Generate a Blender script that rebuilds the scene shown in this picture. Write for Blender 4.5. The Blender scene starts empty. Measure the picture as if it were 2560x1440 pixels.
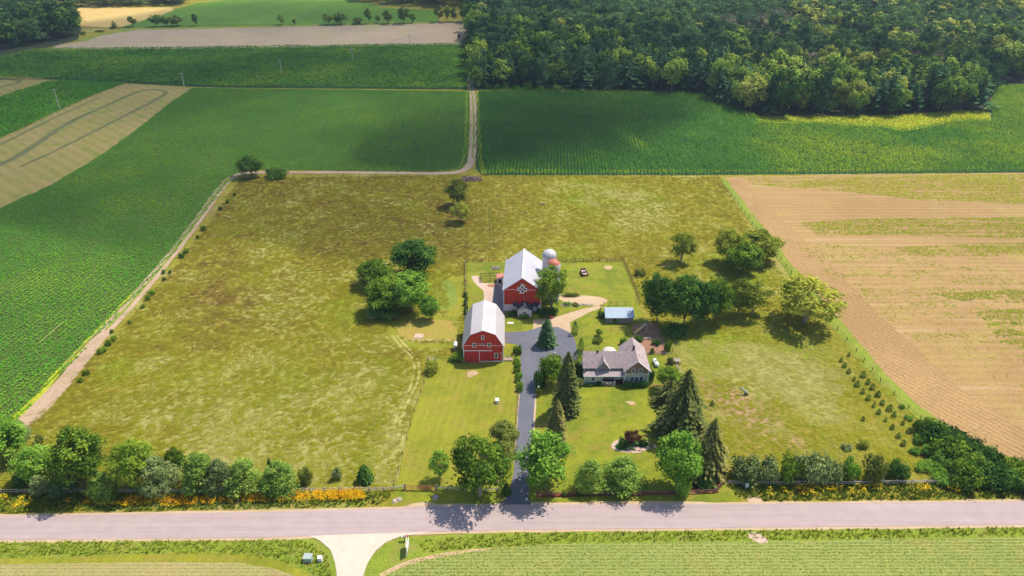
import bpy, bmesh, math, random
import numpy as np
from mathutils import Vector, Matrix
from mathutils.geometry import tessellate_polygon
random.seed(7)
RNG = np.random.default_rng(11)
SC = bpy.context.scene
COL = SC.collection
# ------------------------------------------------------------------ camera
CAMH = 110.0
F = 1850.0                      # focal length in pixels of a 2560 wide picture
PITCH = math.radians(28.6)
cam_d = bpy.data.cameras.new('camera'); cam = bpy.data.objects.new('camera', cam_d); COL.objects.link(cam)
cam.location = (0, 0, CAMH); cam.rotation_euler = (math.radians(90) - PITCH, 0, 0)
cam_d.sensor_width = 36; cam_d.lens = F/2560*36; cam_d.clip_start = 1; cam_d.clip_end = 20000
SC.camera = cam
# ------------------------------------------------------------------ light
SUNV = Vector((0.48, 0.33, 1.0)).normalized()      # towards the sun
W = bpy.data.worlds.new('World'); SC.world = W; W.use_nodes = True
wn = W.node_tree; bg = wn.nodes['Background']
sky = wn.nodes.new('ShaderNodeTexSky'); sky.sky_type = 'NISHITA'; sky.sun_disc = False
sky.sun_elevation = math.asin(SUNV.z); sky.sun_rotation = math.atan2(SUNV.x, SUNV.y)
sky.air_density = 1.0; sky.dust_density = 1.0
wn.links.new(sky.outputs[0], bg.inputs[0]); bg.inputs[1].default_value = 0.145
sd = bpy.data.lights.new('sun', 'SUN'); sd.energy = 4.5; sd.angle = math.radians(0.5); sd.color = (1, 0.92, 0.78)
so = bpy.data.objects.new('sun', sd); COL.objects.link(so)
so.rotation_euler = SUNV.to_track_quat('Z', 'Y').to_euler()
SC.view_settings.view_transform = 'Standard'; SC.view_settings.look = 'None'
SC.view_settings.exposure = 0.50; SC.view_settings.gamma = 1.0
try:
    SC.cycles.transparent_max_bounces = 8; SC.cycles.max_bounces = 6; SC.cycles.volume_bounces = 0
except Exception: pass
# ------------------------------------------------------------------ terrain + pixel->ground
def sstep(a, b, x):
    t = np.clip((x-a)/(b-a), 0, 1); return t*t*(3-2*t)
def gz(x, y):
    x = np.asarray(x, float); y = np.asarray(y, float)
    m = sstep(600, 690, y)
    h = 9.5*np.exp(-((x+95)/150)**2 - ((y-775)/75)**2)
    h = h + 16*np.exp(-((x-430)/190)**2 - ((y-830)/150)**2)
    h = h - 4*np.exp(-((x-330)/60)**2 - ((y-650)/90)**2)
    return h*m
def gz1(x, y): return float(gz(x, y))
SP, CP = math.sin(PITCH), math.cos(PITCH)
def G(px, py, z=0.0):
    u = (px-1280)/F; v = (720-py)/F
    d = (u, CP + v*SP, -SP + v*CP)
    t = (CAMH-z)/max(-d[2], 1e-3)
    x, y = d[0]*t, d[1]*t
    if y > 590 and z == 0.0:
        t0 = 500/d[1]; t = t0
        while t < 3000 and CAMH + d[2]*t > gz1(d[0]*t, d[1]*t): t += 2.0
        x, y = d[0]*t, d[1]*t
    return (x, y)
def zcam(Y, z): return Y*CP + (CAMH-z)*SP
def height_at(Y, ty): return CAMH - Y*math.tan(PITCH + math.atan((ty-720)/F))
# ------------------------------------------------------------------ noise
def _hash(ix, iy, s):
    n = (ix.astype(np.int64)*374761393 + iy.astype(np.int64)*668265263 + s*1274126177) & 0xffffffff
    n = ((n ^ (n >> 13))*1274126177) & 0xffffffff
    return ((n ^ (n >> 16)) & 0xffff)/65535.0
def vn(x, y, scale, seed=0):
    x = np.asarray(x, float)/scale; y = np.asarray(y, float)/scale
    ix = np.floor(x); iy = np.floor(y); fx = x-ix; fy = y-iy
    fx = fx*fx*(3-2*fx); fy = fy*fy*(3-2*fy)
    a = _hash(ix, iy, seed); b = _hash(ix+1, iy, seed); c = _hash(ix, iy+1, seed); d = _hash(ix+1, iy+1, seed)
    return (a*(1-fx)+b*fx)*(1-fy) + (c*(1-fx)+d*fx)*fy
def fbm(x, y, scale, seed=0, o=4):
    r = 0; a = 1; t = 0
    for i in range(o):
        r = r + a*vn(x, y, scale/2**i, seed+i*17); t += a; a *= .55
    return r/t
def inpoly(x, y, poly):
    r = np.zeros(len(x), bool); n = len(poly)
    for i in range(n):
        x0, y0 = poly[i]; x1, y1 = poly[(i+1) % n]
        if y0 == y1: continue
        c = ((y0 > y) != (y1 > y)) & (x < (x1-x0)*(y-y0)/(y1-y0)+x0)
        r ^= c
    return r
# ------------------------------------------------------------------ materials
def srgb(r, g, b, k=1.0):
    f = lambda c: ((c/255/12.92) if c/255 <= .04045 else ((c/255+.055)/1.055)**2.4)*k
    return (f(r), f(g), f(b), 1)
class NT:
    def __init__(s, name):
        s.m = bpy.data.materials.new(name); s.m.use_nodes = True; s.t = s.m.node_tree
        s.b = s.t.nodes['Principled BSDF']; s.out = s.t.nodes['Material Output']
        s.b.inputs['Roughness'].default_value = .85
        try: s.b.inputs['Specular IOR Level'].default_value = .25
        except Exception: pass
    def n(s, ty, **kw):
        q = s.t.nodes.new(ty)
        for k, v in kw.items(): setattr(q, k, v)
        return q
    def l(s, a, b): s.t.links.new(a, b)
    def coord(s, kind='Object', scale=(1, 1, 1), rot=0.0):
        tc = s.n('ShaderNodeTexCoord'); mp = s.n('ShaderNodeMapping')
        mp.inputs['Scale'].default_value = scale; mp.inputs['Rotation'].default_value = (0, 0, rot)
        s.l(tc.outputs[kind], mp.inputs[0]); return mp.outputs[0]
    def noise(s, vec, scale, det=4, rough=.6, dist=0):
        q = s.n('ShaderNodeTexNoise'); q.inputs['Scale'].default_value = scale; q.inputs['Detail'].default_value = det
        q.inputs['Roughness'].default_value = rough; q.inputs['Distortion'].default_value = dist
        s.l(vec, q.inputs['Vector']); return q.outputs[0]
    def ramp(s, fac, stops, interp='LINEAR'):
        q = s.n('ShaderNodeValToRGB'); q.color_ramp.interpolation = interp; e = q.color_ramp.elements
        while len(e) < len(stops): e.new(.5)
        for i, (p, c) in enumerate(stops): e[i].position = p; e[i].color = c if len(c) == 4 else (*c, 1)
        s.l(fac, q.inputs[0]); return q.outputs[0]
    def mix(s, fac, a, b, mode='MIX'):
        q = s.n('ShaderNodeMix', data_type='RGBA', blend_type=mode)
        for v, i in ((fac, 0), (a, 6), (b, 7)):
            if isinstance(v, (int, float)): q.inputs[i].default_value = v
            elif isinstance(v, tuple): q.inputs[i].default_value = v
            else: s.l(v, q.inputs[i])
        return q.outputs[2]
    def math(s, op, a, b=0.0, c=0.0):
        q = s.n('ShaderNodeMath', operation=op)
        for i, v in enumerate((a, b, c)):
            if isinstance(v, (int, float)): q.inputs[i].default_value = v
            else: s.l(v, q.inputs[i])
        return q.outputs[0]
    def attr(s, name):
        q = s.n('ShaderNodeAttribute', attribute_name=name); return q
    def bump(s, h, strength=.5, dist=.1):
        q = s.n('ShaderNodeBump'); q.inputs['Strength'].default_value = strength; q.inputs['Distance'].default_value = dist
        s.l(h, q.inputs['Height']); s.l(q.outputs[0], s.b.inputs['Normal'])
    def base(s, c):
        if isinstance(c, tuple): s.b.inputs['Base Color'].default_value = c
        else: s.l(c, s.b.inputs['Base Color'])
def gray(v): return (v, v, v, 1)
def plain(name, c, rough=.7, metal=0, var=.12, scale=3.0):
    t = NT(name); v = t.coord('Object')
    n = t.noise(v, scale, 5); m = t.ramp(n, [(.3, gray(1-var)), (.7, gray(1+var))])
    t.base(t.mix(1.0, c, m, 'MULTIPLY')); t.b.inputs['Roughness'].default_value = rough; t.b.inputs['Metallic'].default_value = metal
    return t.m
def groundmat(name, a, b, c=None, big=.02, mid=.25, fine=2.5, rows=None, rowamt=.25, rowgap=.76, streak=None, bump=.5, speck=None, finevar=.35):
    """a,b: main colours by large/mid noise; c: third in patches; rows: direction angle of rows"""
    t = NT(name); v = t.coord('Object')
    n1 = t.noise(v, big, 4, .6, .6); n2 = t.noise(v, mid, 5, .65, .4); n3 = t.noise(v, fine, 4, .7)
    f = t.math('ADD', t.math('MULTIPLY', n1, .6), t.math('MULTIPLY', n2, .4))
    col = t.ramp(f, [(.40, a), (.60, b)])
    if c:
        n4 = t.noise(v, big*2.3, 5, .65, 1.0)
        col = t.mix(t.ramp(t.math('ADD', t.math('MULTIPLY', n4, .7), t.math('MULTIPLY', n2, .3)), [(.52, gray(0)), (.62, gray(1))]), col, c)
    if streak:
        ang, sc, sx, sy, lo, hi = streak
        vs = t.coord('Object', (sx, sy, 1), 0); 
        ns = t.noise(vs, 1.0, 5, .6, .3)
        col = t.mix(t.ramp(ns, [(lo, gray(0)), (hi, gray(1))]), col, sc)
    h = n3
    if rows is not None:
        vr = t.coord('Object', (1, 1, 1), rows)
        wv = t.n('ShaderNodeTexWave', wave_type='BANDS', bands_direction='X'); t.l(vr, wv.inputs[0])
        wv.inputs['Scale'].default_value = 2*math.pi/rowgap/20; wv.inputs['Distortion'].default_value = .15; wv.inputs['Detail'].default_value = 2
        wv.inputs['Detail Scale'].default_value = 1.5
        w = wv.outputs['Fac']
        col = t.mix(rowamt, col, t.ramp(w, [(.2, gray(.45)), (.8, gray(1.5))]), 'MULTIPLY')
        h = t.math('ADD', n3, w)
    col = t.mix(1.0, col, t.ramp(n3, [(.3, gray(1-finevar)), (.7, gray(1+finevar))]), 'MULTIPLY')
    if speck:
        vo = t.noise(v, 1.3, 3, .8); col = t.mix(t.ramp(vo, [(.62, gray(0)), (.7, gray(1))]), col, speck)
    t.base(col); t.bump(h, bump, .15); t.b.inputs['Roughness'].default_value = .95
    return t.m
def leafmat(name, cols, trans=.3, objvar=.5, up=0.0):
    """cols: 3 albedo colours dark..light, picked by per-leaf tint and per-object random"""
    t = NT(name); a = t.attr('tint'); oi = t.n('ShaderNodeObjectInfo')
    f = t.math('ADD', a.outputs['Fac'], t.math('MULTIPLY', t.math('SUBTRACT', oi.outputs['Random'], .5), objvar))
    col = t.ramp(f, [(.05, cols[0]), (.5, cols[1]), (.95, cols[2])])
    d = t.n('ShaderNodeBsdfDiffuse'); tr = t.n('ShaderNodeBsdfTranslucent'); mx = t.n('ShaderNodeMixShader')
    t.l(col, d.inputs[0]); t.l(t.mix(1.0, col, (1.15, 1.1, .6, 1), 'MULTIPLY'), tr.inputs[0]); mx.inputs[0].default_value = trans
    if up:
        ge = t.n('ShaderNodeNewGeometry'); s1 = t.n('ShaderNodeVectorMath', operation='SCALE'); t.l(ge.outputs['Normal'], s1.inputs[0]); s1.inputs['Scale'].default_value = 1-up
        s2 = t.n('ShaderNodeVectorMath', operation='ADD'); t.l(s1.outputs[0], s2.inputs[0]); s2.inputs[1].default_value = (0, 0, up)
        s3 = t.n('ShaderNodeVectorMath', operation='NORMALIZE'); t.l(s2.outputs[0], s3.inputs[0]); t.l(s3.outputs[0], d.inputs['Normal'])
    t.l(d.outputs[0], mx.inputs[1]); t.l(tr.outputs[0], mx.inputs[2]); t.l(mx.outputs[0], t.out.inputs[0])
    t.t.nodes.remove(t.b)
    return t.m
# ------------------------------------------------------------------ objects
def tag(o, label=None, cat=None, group=None, kind=None):
    if label: o['label'] = label
    if cat: o['category'] = cat
    if group: o['group'] = group
    if kind: o['kind'] = kind
    return o
def empty(name, loc=(0, 0, 0), rz=0, label=None, cat=None, group=None):
    o = bpy.data.objects.new(name, None); COL.objects.link(o); o.location = loc; o.rotation_euler = (0, 0, rz)
    o.empty_display_size = .5
    return tag(o, label, cat, group)
def link(name, me, parent=None, mat=None):
    o = bpy.data.objects.new(name, me); COL.objects.link(o)
    if parent: o.parent = parent
    if mat and not me.materials: me.materials.append(mat)
    return o
def npmesh(name, co, faces, k, tint=None, mat=None, smooth=False):
    """co (N,3); faces (M,k) int"""
    me = bpy.data.meshes.new(name); co = np.asarray(co, np.float32); faces = np.asarray(faces, np.int32)
    me.vertices.add(len(co)); me.vertices.foreach_set('co', co.ravel())
    me.loops.add(faces.size); me.loops.foreach_set('vertex_index', faces.ravel())
    me.polygons.add(len(faces)); me.polygons.foreach_set('loop_start', np.arange(0, faces.size, k, dtype=np.int32))
    try: me.polygons.foreach_set('loop_total', np.full(len(faces), k, np.int32))
    except Exception: pass
    if tint is not None:
        a = me.attributes.new('tint', 'FLOAT', 'POINT'); a.data.foreach_set('value', np.asarray(tint, np.float32))
    me.update(calc_edges=True)
    if smooth: me.polygons.foreach_set('use_smooth', np.ones(len(faces), bool))
    if mat: me.materials.append(mat)
    return me
class MB:
    def __init__(s): s.v = []; s.f = []
    def add(s, vs, fs):
        o = len(s.v); s.v += [tuple(p) for p in vs]; s.f += [tuple(i+o for i in f) for f in fs]; return s
    def box(s, x0, x1, y0, y1, z0, z1):
        return s.add([(x0, y0, z0), (x1, y0, z0), (x1, y1, z0), (x0, y1, z0), (x0, y0, z1), (x1, y0, z1), (x1, y1, z1), (x0, y1, z1)],
                     [(0, 3, 2, 1), (4, 5, 6, 7), (0, 1, 5, 4), (1, 2, 6, 5), (2, 3, 7, 6), (3, 0, 4, 7)])
    def prism_y(s, prof, y0, y1):       # prof in xz, counter-clockwise seen from -y
        n = len(prof); v = [(x, y0, z) for x, z in prof]+[(x, y1, z) for x, z in prof]
        return s.add(v, [tuple(range(n)), tuple(range(2*n-1, n-1, -1))]+[(i, i+n, (i+1) % n+n, (i+1) % n) for i in range(n)])
    def prism_x(s, prof, x0, x1):       # prof in yz
        n = len(prof); v = [(x0, y, z) for y, z in prof]+[(x1, y, z) for y, z in prof]
        return s.add(v, [tuple(range(n-1, -1, -1)), tuple(range(n, 2*n))]+[(i, (i+1) % n, (i+1) % n+n, i+n) for i in range(n)])
    def slab(s, pts, th):               # planar polygon thickened downwards
        n = len(pts); return s.add([tuple(p) for p in pts]+[(p[0], p[1], p[2]-th) for p in pts],
            [tuple(range(n)), tuple(range(2*n-1, n-1, -1))]+[(i, i+n, (i+1) % n+n, (i+1) % n) for i in range(n)])
    def tube(s, pts, rad, n=8, cap=True):
        pts = [Vector(p) for p in pts]; rad = rad if isinstance(rad, (list, tuple)) else [rad]*len(pts); o = len(s.v)
        for i, p in enumerate(pts):
            d = (pts[min(i+1, len(pts)-1)]-pts[max(i-1, 0)]).normalized()
            a = Vector((0, 0, 1)) if abs(d.z) < .9 else Vector((1, 0, 0)); u = d.cross(a).normalized(); w = d.cross(u)
            for j in range(n):
                t = 2*math.pi*j/n; s.v.append(tuple(p+(u*math.cos(t)+w*math.sin(t))*rad[i]))
        for i in range(len(pts)-1):
            for j in range(n):
                s.f.append((o+i*n+j, o+i*n+(j+1) % n, o+(i+1)*n+(j+1) % n, o+(i+1)*n+j))
        if cap: s.f.append(tuple(o+j for j in range(n-1, -1, -1))); s.f.append(tuple(o+(len(pts)-1)*n+j for j in range(n)))
        return s
    def lathe(s, prof, n=24, c=(0, 0)):  # prof (r,z)
        o = len(s.v)
        for r, z in prof:
            for j in range(n):
                t = 2*math.pi*j/n; s.v.append((c[0]+r*math.cos(t), c[1]+r*math.sin(t), z))
        for i in range(len(prof)-1):
            for j in range(n): s.f.append((o+i*n+j, o+i*n+(j+1) % n, o+(i+1)*n+(j+1) % n, o+(i+1)*n+j))
        s.f.append(tuple(o+j for j in range(n-1, -1, -1))); s.f.append(tuple(o+(len(prof)-1)*n+j for j in range(n)))
        return s
    def build(s, name, mat, parent=None, loc=(0, 0, 0), rz=0, smooth=False, bevel=0):
        me = bpy.data.meshes.new(name); me.from_pydata(s.v, [], s.f); me.update()
        bm = bmesh.new(); bm.from_mesh(me); bmesh.ops.recalc_face_normals(bm, faces=bm.faces); bm.to_mesh(me); bm.free()
        if smooth: me.polygons.foreach_set('use_smooth', [True]*len(me.polygons))
        me.materials.append(mat); o = link(name, me, parent); o.location = loc; o.rotation_euler = (0, 0, rz)
        if bevel:
            b = o.modifiers.new('bevel', 'BEVEL'); b.width = bevel; b.segments = 2
        return o
def densify(pts, step):
    out = []; n = len(pts)
    for i in range(n):
        a = pts[i]; b = pts[(i+1) % n]; d = math.dist(a, b); k = max(1, int(d/step))
        for j in range(k): out.append((a[0]+(b[0]-a[0])*j/k, a[1]+(b[1]-a[1])*j/k))
    return out
def jitter(pts, amt, sc=3.0, seed=0):
    a = np.array(pts); return [(float(x+(p-.5)*2*amt), float(y+(q-.5)*2*amt)) for x, y, p, q in
        zip(a[:, 0], a[:, 1], fbm(a[:, 0], a[:, 1], sc, seed, 3), fbm(a[:, 0]+91, a[:, 1]+37, sc, seed+5, 3))]
def smoothpoly(pts, closed=True, it=2):
    for _ in range(it):
        n = len(pts); out = []
        rng = range(n) if closed else range(n-1)
        if not closed: out.append(pts[0])
        for i in rng:
            a = pts[i]; b = pts[(i+1) % n]
            out += [(a[0]*.75+b[0]*.25, a[1]*.75+b[1]*.25), (a[0]*.25+b[0]*.75, a[1]*.25+b[1]*.75)]
        if not closed: out.append(pts[-1])
        pts = out
    return pts
def sheet(name, pts, mat, lvl, jit=.35, sm=0, world=False, kind='structure', step=2.0):
    p = pts if world else [G(*q) for q in pts]
    if sm: p = smoothpoly(p, True, sm)
    far = max(q[1] for q in p) > 600
    if jit: p = jitter(densify(p, step*(3 if far else 1)), jit*(2 if far else 1), 4.0, lvl)
    z = .012*lvl
    me = bpy.data.meshes.new(name); bm = bmesh.new()
    if far:
        bvs = [bm.verts.new((x, y, 0)) for x, y in p]
        tris = tessellate_polygon([[Vector((x, y, 0)) for x, y in p]])
        for t in tris:
            try: bm.faces.new([bvs[i] for i in t])
            except Exception: pass
        ys = [q[1] for q in p]; xs = [q[0] for q in p]
        for k in range(int(max(600, min(ys))//15), int(max(ys)//15)+1):
            bmesh.ops.bisect_plane(bm, geom=bm.verts[:]+bm.edges[:]+bm.faces[:], plane_co=(0, k*15, 0), plane_no=(0, 1, 0))
        for k in range(int(min(xs)//30), int(max(xs)//30)+1):
            bmesh.ops.bisect_plane(bm, geom=bm.verts[:]+bm.edges[:]+bm.faces[:], plane_co=(k*30, 0, 0), plane_no=(1, 0, 0))
        for v in bm.verts: v.co.z = gz1(v.co.x, v.co.y)+z+.25*float(sstep(560, 640, v.co.y))
    else:
        bvs = [bm.verts.new((x, y, z)) for x, y in p]
        for t in tessellate_polygon([[Vector((x, y, 0)) for x, y in p]]):
            try: bm.faces.new([bvs[i] for i in t])
            except Exception: pass
    for f in bm.faces:
        f.normal_update()
        if f.normal.z < 0: f.normal_flip()
    bm.to_mesh(me); bm.free(); me.materials.append(mat)
    o = link(name, me); o['kind'] = kind
    return o
def ribbon(pts_px, widths, world=False, sm=2):
    c = pts_px if world else [G(*q) for q in pts_px]
    if isinstance(widths, (int, float)): widths = [widths]*len(c)
    q = smoothpoly([(a[0], a[1]) for a in c], False, sm); w = np.interp(np.linspace(0, 1, len(q)), np.linspace(0, 1, len(c)), widths)
    L = []; R = []
    for i, p in enumerate(q):
        a = q[max(i-1, 0)]; b = q[min(i+1, len(q)-1)]; d = Vector((b[0]-a[0], b[1]-a[1])).normalized()
        nx, ny = -d.y, d.x; L.append((p[0]+nx*w[i]/2, p[1]+ny*w[i]/2)); R.append((p[0]-nx*w[i]/2, p[1]-ny*w[i]/2))
    return L+R[::-1]
# ------------------------------------------------------------------ scattered plants merged in one mesh
def merge(name, tmpl, pos, scl, rot, tint, mat, zoff=None, label=None, cat=None, k=3, lean=None):
    """tmpl: list of (V(n,3),F(m,k)); each placement picks one"""
    cos = []; fcs = []; tin = []; off = 0
    pick = RNG.integers(0, len(tmpl), len(pos))
    for ti, (V, Fc) in enumerate(tmpl):
        idx = np.where(pick == ti)[0]
        if not len(idx): continue
        c, s_ = np.cos(rot[idx]), np.sin(rot[idx]); S = scl[idx]
        X = (V[None, :, 0]*c[:, None]-V[None, :, 1]*s_[:, None])*S[:, None, 0]+pos[idx, None, 0]
        Y = (V[None, :, 0]*s_[:, None]+V[None, :, 1]*c[:, None])*S[:, None, 0]+pos[idx, None, 1]
        Z = V[None, :, 2]*S[:, None, 1]+pos[idx, None, 2]
        if lean is not None: X = X+lean[0]*V[None, :, 2]*S[:, None, 1]; Y = Y+lean[1]*V[None, :, 2]*S[:, None, 1]
        co = np.stack([X, Y, Z], -1).reshape(-1, 3); n = len(V)
        fc = (Fc[None]+(np.arange(len(idx))*n)[:, None, None]).reshape(-1, Fc.shape[1])+off
        cos.append(co); fcs.append(fc); tin.append((tint[idx, None]+np.zeros((1, n))).ravel() if tint.ndim == 1 else None); off += len(co)
    me = npmesh(name, np.concatenate(cos), np.concatenate(fcs), tmpl[0][1].shape[1], np.concatenate(tin), mat)
    o = link(name, me); o['kind'] = 'stuff'
    return o
def tuft(n, h, spread, w, rs, flat=0.0):
    r = np.random.default_rng(rs); V = []; Fc = []
    for i in range(n):
        a = r.uniform(0, 2*math.pi); d = r.uniform(.1, 1)*spread; hh = h*r.uniform(.6, 1.0)
        bx, by = math.cos(a)*d*.3, math.sin(a)*d*.3; tx, ty = math.cos(a)*d, math.sin(a)*d
        px, py = -math.sin(a)*w/2, math.cos(a)*w/2; o = len(V)
        V += [(bx+px, by+py, flat*hh), (bx-px, by-py, flat*hh), (tx, ty, hh)]; Fc.append((o, o+1, o+2))
    return np.array(V), np.array(Fc)
def leafy(n, R, h0, h1, w, rs):
    r = np.random.default_rng(rs); V = []; Fc = []
    for i in range(n):
        a = r.uniform(0, 2*math.pi); d = R*math.sqrt(r.uniform(0, 1)); z = r.uniform(h0, h1); c = np.array([math.cos(a)*d, math.sin(a)*d, z])
        nrm = np.array([math.cos(a)*.5, math.sin(a)*.5, 1])+r.normal(0, .35, 3); nrm /= np.linalg.norm(nrm)
        u = np.cross(nrm, r.normal(0, 1, 3)); u /= np.linalg.norm(u); v = np.cross(nrm, u); o = len(V)
        V += [tuple(c+u*w*.6), tuple(c-u*w*.3+v*w*.5), tuple(c-u*w*.3-v*w*.5)]; Fc.append((o, o+1, o+2))
    return np.array(V), np.array(Fc)
def rowpoints(poly, ang, gap, along, jit=.15, drop=0.0):
    a = np.array(poly); c, s_ = math.cos(ang), math.sin(ang)
    R = np.stack([a[:, 0]*c+a[:, 1]*s_, -a[:, 0]*s_+a[:, 1]*c], -1)
    u = np.arange(R[:, 0].min(), R[:, 0].max(), along); v = np.arange(R[:, 1].min(), R[:, 1].max(), gap)
    U, Vv = np.meshgrid(u, v); U = U.ravel(); Vv = Vv.ravel()
    U = U+RNG.normal(0, along*.25, len(U)); Vv = Vv+RNG.normal(0, jit*gap, len(Vv))
    X = U*c-Vv*s_; Y = U*s_+Vv*c
    k = inpoly(X, Y, poly) & (RNG.random(len(X)) >= drop); return X[k], Y[k]
# ------------------------------------------------------------------ tree templates (unit crown radius, unit height)
def leafquads(C, N, size, r, asp=.62, jit=.45, zs=.42):
    """C centres, N outward normals -> quads"""
    n = len(C); Nn = N+r.normal(0, jit, (n, 3)); Nn /= np.linalg.norm(Nn, axis=1)[:, None]+1e-9
    A = r.normal(0, 1, (n, 3)); U = np.cross(Nn, A); U /= np.linalg.norm(U, axis=1)[:, None]+1e-9; V = np.cross(Nn, U)
    s = size*r.uniform(.6, 1.25, n)[:, None]
    Z = np.array([1, 1, zs]); U = U*Z; V = V*Z
    P = np.stack([C+U*s, C+V*s*asp, C-U*s, C-V*s*asp], 1).reshape(-1, 3)
    return P, np.arange(4*n).reshape(-1, 4)
def crown_dec(seed, nl=4500, size=.06, asp_h=1.0, clumps=46, base=.16, cr=(.22, .36), wob=.18, narrow=1.0, gaps=0.0):
    r = np.random.default_rng(seed); C = []; N = []; T = []
    cent = []
    for i in range(clumps):
        for _ in range(20):
            d = r.normal(0, 1, 3); d /= np.linalg.norm(d); q = r.uniform(.35, 1)**.6
            p = d*q*.74
            if all(np.linalg.norm(p-c) > .17 for c in cent): break
        cent.append(p)
    for p in cent:
        rad = r.uniform(*cr)*(1.1-.35*np.linalg.norm(p)); k = int(nl/clumps*(rad/.28)**1.6)
        d = r.normal(0, 1, (k, 3)); d /= np.linalg.norm(d, axis=1)[:, None]; d[:, 2] = np.where(d[:, 2] < -.35, -d[:, 2], d[:, 2])
        rr = rad*r.uniform(.55, 1.0, k)[:, None]*(1+r.normal(0, wob, (k, 1)))
        C.append(p+d*rr); N.append(d*.8+p[None]*.5+np.array([0, 0, .35])); T.append(np.full(k, r.normal(.5, .16))+r.normal(0, .17, k))
    C = np.concatenate(C); N = np.concatenate(N); T = np.concatenate(T)
    N /= np.linalg.norm(N, axis=1)[:, None]
    # shape: wider low, rounded top; map z -1..1 -> base..1
    z = C[:, 2]; zz = np.clip((z+1.0)/2.0, 0, 1.02)
    taper = 1-.25*np.clip(zz-.5, 0, 1)*narrow
    C[:, 0] *= taper; C[:, 1] *= taper; C[:, 2] = base+(1-base)*zz
    P, Fq = leafquads(C, N, size, r)
    # leaf quads are built in unit space with height 1 = about 2 radii, so squash leaf height to stay square
    return P, Fq, np.repeat(T, 4)
def crown_spruce(seed, layers=26, per=11, size=.075, base=.05, droop=.35, ragged=.15, power=.85, seg=6, wide=.42):
    """branch layers, radius 1 at the base"""
    r = np.random.default_rng(seed); P = []; T = []
    for i in range(layers):
        t = (i+.5)/layers; z0 = base+(1-base)*t; L0 = (1-t)**power+.03
        k = max(4, int(per*(.45+L0)))
        for j in range(k):
            a = r.uniform(0, 2*math.pi); L = L0*(1+r.normal(0, ragged)); tb = r.normal(.5, .16)
            for q in range(seg):
                f = (q+.7)/seg; wd = wide*(.5+.5*(1-f))*max(.35, L)*.45*(1 if f < .95 else .6)
                rr = L*f; zz = z0+(.03*math.sin(f*3)-droop*.11*f*f)*(.4+L)+r.normal(0, .004)
                c, s = math.cos(a), math.sin(a); h = L/seg*.75; dz = .018+.02*r.random()
                up = r.uniform(-.012, .012)
                p0 = (c*(rr-h), s*(rr-h), zz+.010); p2 = (c*(rr+h), s*(rr+h), zz-dz*.8)
                p1 = (c*rr-s*wd, s*rr+c*wd, zz-dz+up); p3 = (c*rr+s*wd, s*rr-c*wd, zz-dz-up)
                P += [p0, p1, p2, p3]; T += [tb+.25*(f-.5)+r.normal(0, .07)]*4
    P = np.array(P); return P, np.arange(len(P)).reshape(-1, 4), np.array(T)
def crown_pine(seed, whorls=11, per=7, tuftn=11, size=.055, base=.08, power=.8, ragged=.2, fl=1.0):
    """white pine: whorls of upturned feathery boughs with tufts"""
    r = np.random.default_rng(seed); C = []; N = []; T = []
    for i in range(whorls):
        t = (i+.4)/whorls; z0 = base+(1-base)*t; L0 = .12+.9*(1-t)**power
        for j in range(per):
            a = r.uniform(0, 2*math.pi); L = L0*(1+r.normal(0, ragged)); tb = r.normal(.5, .14)
            for q in range(4):
                f = (q+1.2)/4.6
                n = tuftn; cx, cy = math.cos(a)*L*f, math.sin(a)*L*f; cz = z0+.05*f*L*fl
                d = r.normal(0, 1, (n, 3)); d[:, 2] *= .45; sp = .15*(.4+L0*.75)
                C.append(np.array([cx, cy, cz])+d*np.array([sp, sp, sp*.42])); N.append(np.tile([math.cos(a)*.5, math.sin(a)*.5, .7], (n, 1)))
                T.append(np.full(n, tb)+r.normal(0, .12, n)+.1*(f-.5))
    C = np.concatenate(C); N = np.concatenate(N); T = np.concatenate(T)
    P, Fq = leafquads(C, N, size, r, asp=.28, jit=.8)
    return P, Fq, np.repeat(T, 4)
def crown_cypress(seed, nl=2600, size=.05, lean=1.0):
    r = np.random.default_rng(seed); t = r.random(nl)**1.1; R = (np.sin(np.clip(t*.93+.07, 0, 1)**.62*math.pi)**.62)*(1+.0*t)
    R = np.where(t < .25, .78+.22*np.sin(t/.25*math.pi/2), 1-.93*((t-.25)/.75)**2.0)
    a = r.uniform(0, 2*math.pi, nl); lump = 1+.12*np.sin(a*3+t*17)+.08*np.sin(a*5-t*31)
    rr = R*lump*r.uniform(.72, 1.03, nl)
    C = np.stack([np.cos(a)*rr, np.sin(a)*rr, .02+.98*t], -1); N = np.stack([np.cos(a), np.sin(a), np.full(nl, .55)], -1)
    P, Fq = leafquads(C, N, size, r, jit=.5, zs=.3); return P, Fq, np.repeat(r.normal(.5, .16, nl), 4)
def crown_shrub(seed, nl=1600, size=.10, clumps=16, wob=.2):
    r = np.random.default_rng(seed); C = []; N = []; T = []
    for i in range(clumps):
        a = r.uniform(0, 2*math.pi); d = math.sqrt(r.uniform(0, 1))*.62; p = np.array([math.cos(a)*d, math.sin(a)*d, r.uniform(.25, .72)*(1-.35*d)])
        k = nl//clumps; rad = r.uniform(.26, .40); q = r.normal(0, 1, (k, 3)); q /= np.linalg.norm(q, axis=1)[:, None]
        c = p+q*rad*r.uniform(.6, 1, k)[:, None]*(1+r.normal(0, wob, (k, 1)))*np.array([1, 1, .8]); C.append(c); N.append(q+np.array([0, 0, .5])); T.append(np.full(k, r.normal(.5, .12))+r.normal(0, .14, k))
    C = np.concatenate(C); N = np.concatenate(N); T = np.concatenate(T); C[:, 2] = np.clip(C[:, 2], .01, 1.1)
    N /= np.linalg.norm(N, axis=1)[:, None]
    P, Fq = leafquads(C, N, size, r, zs=.9); return P, Fq, np.repeat(T, 4)
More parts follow.
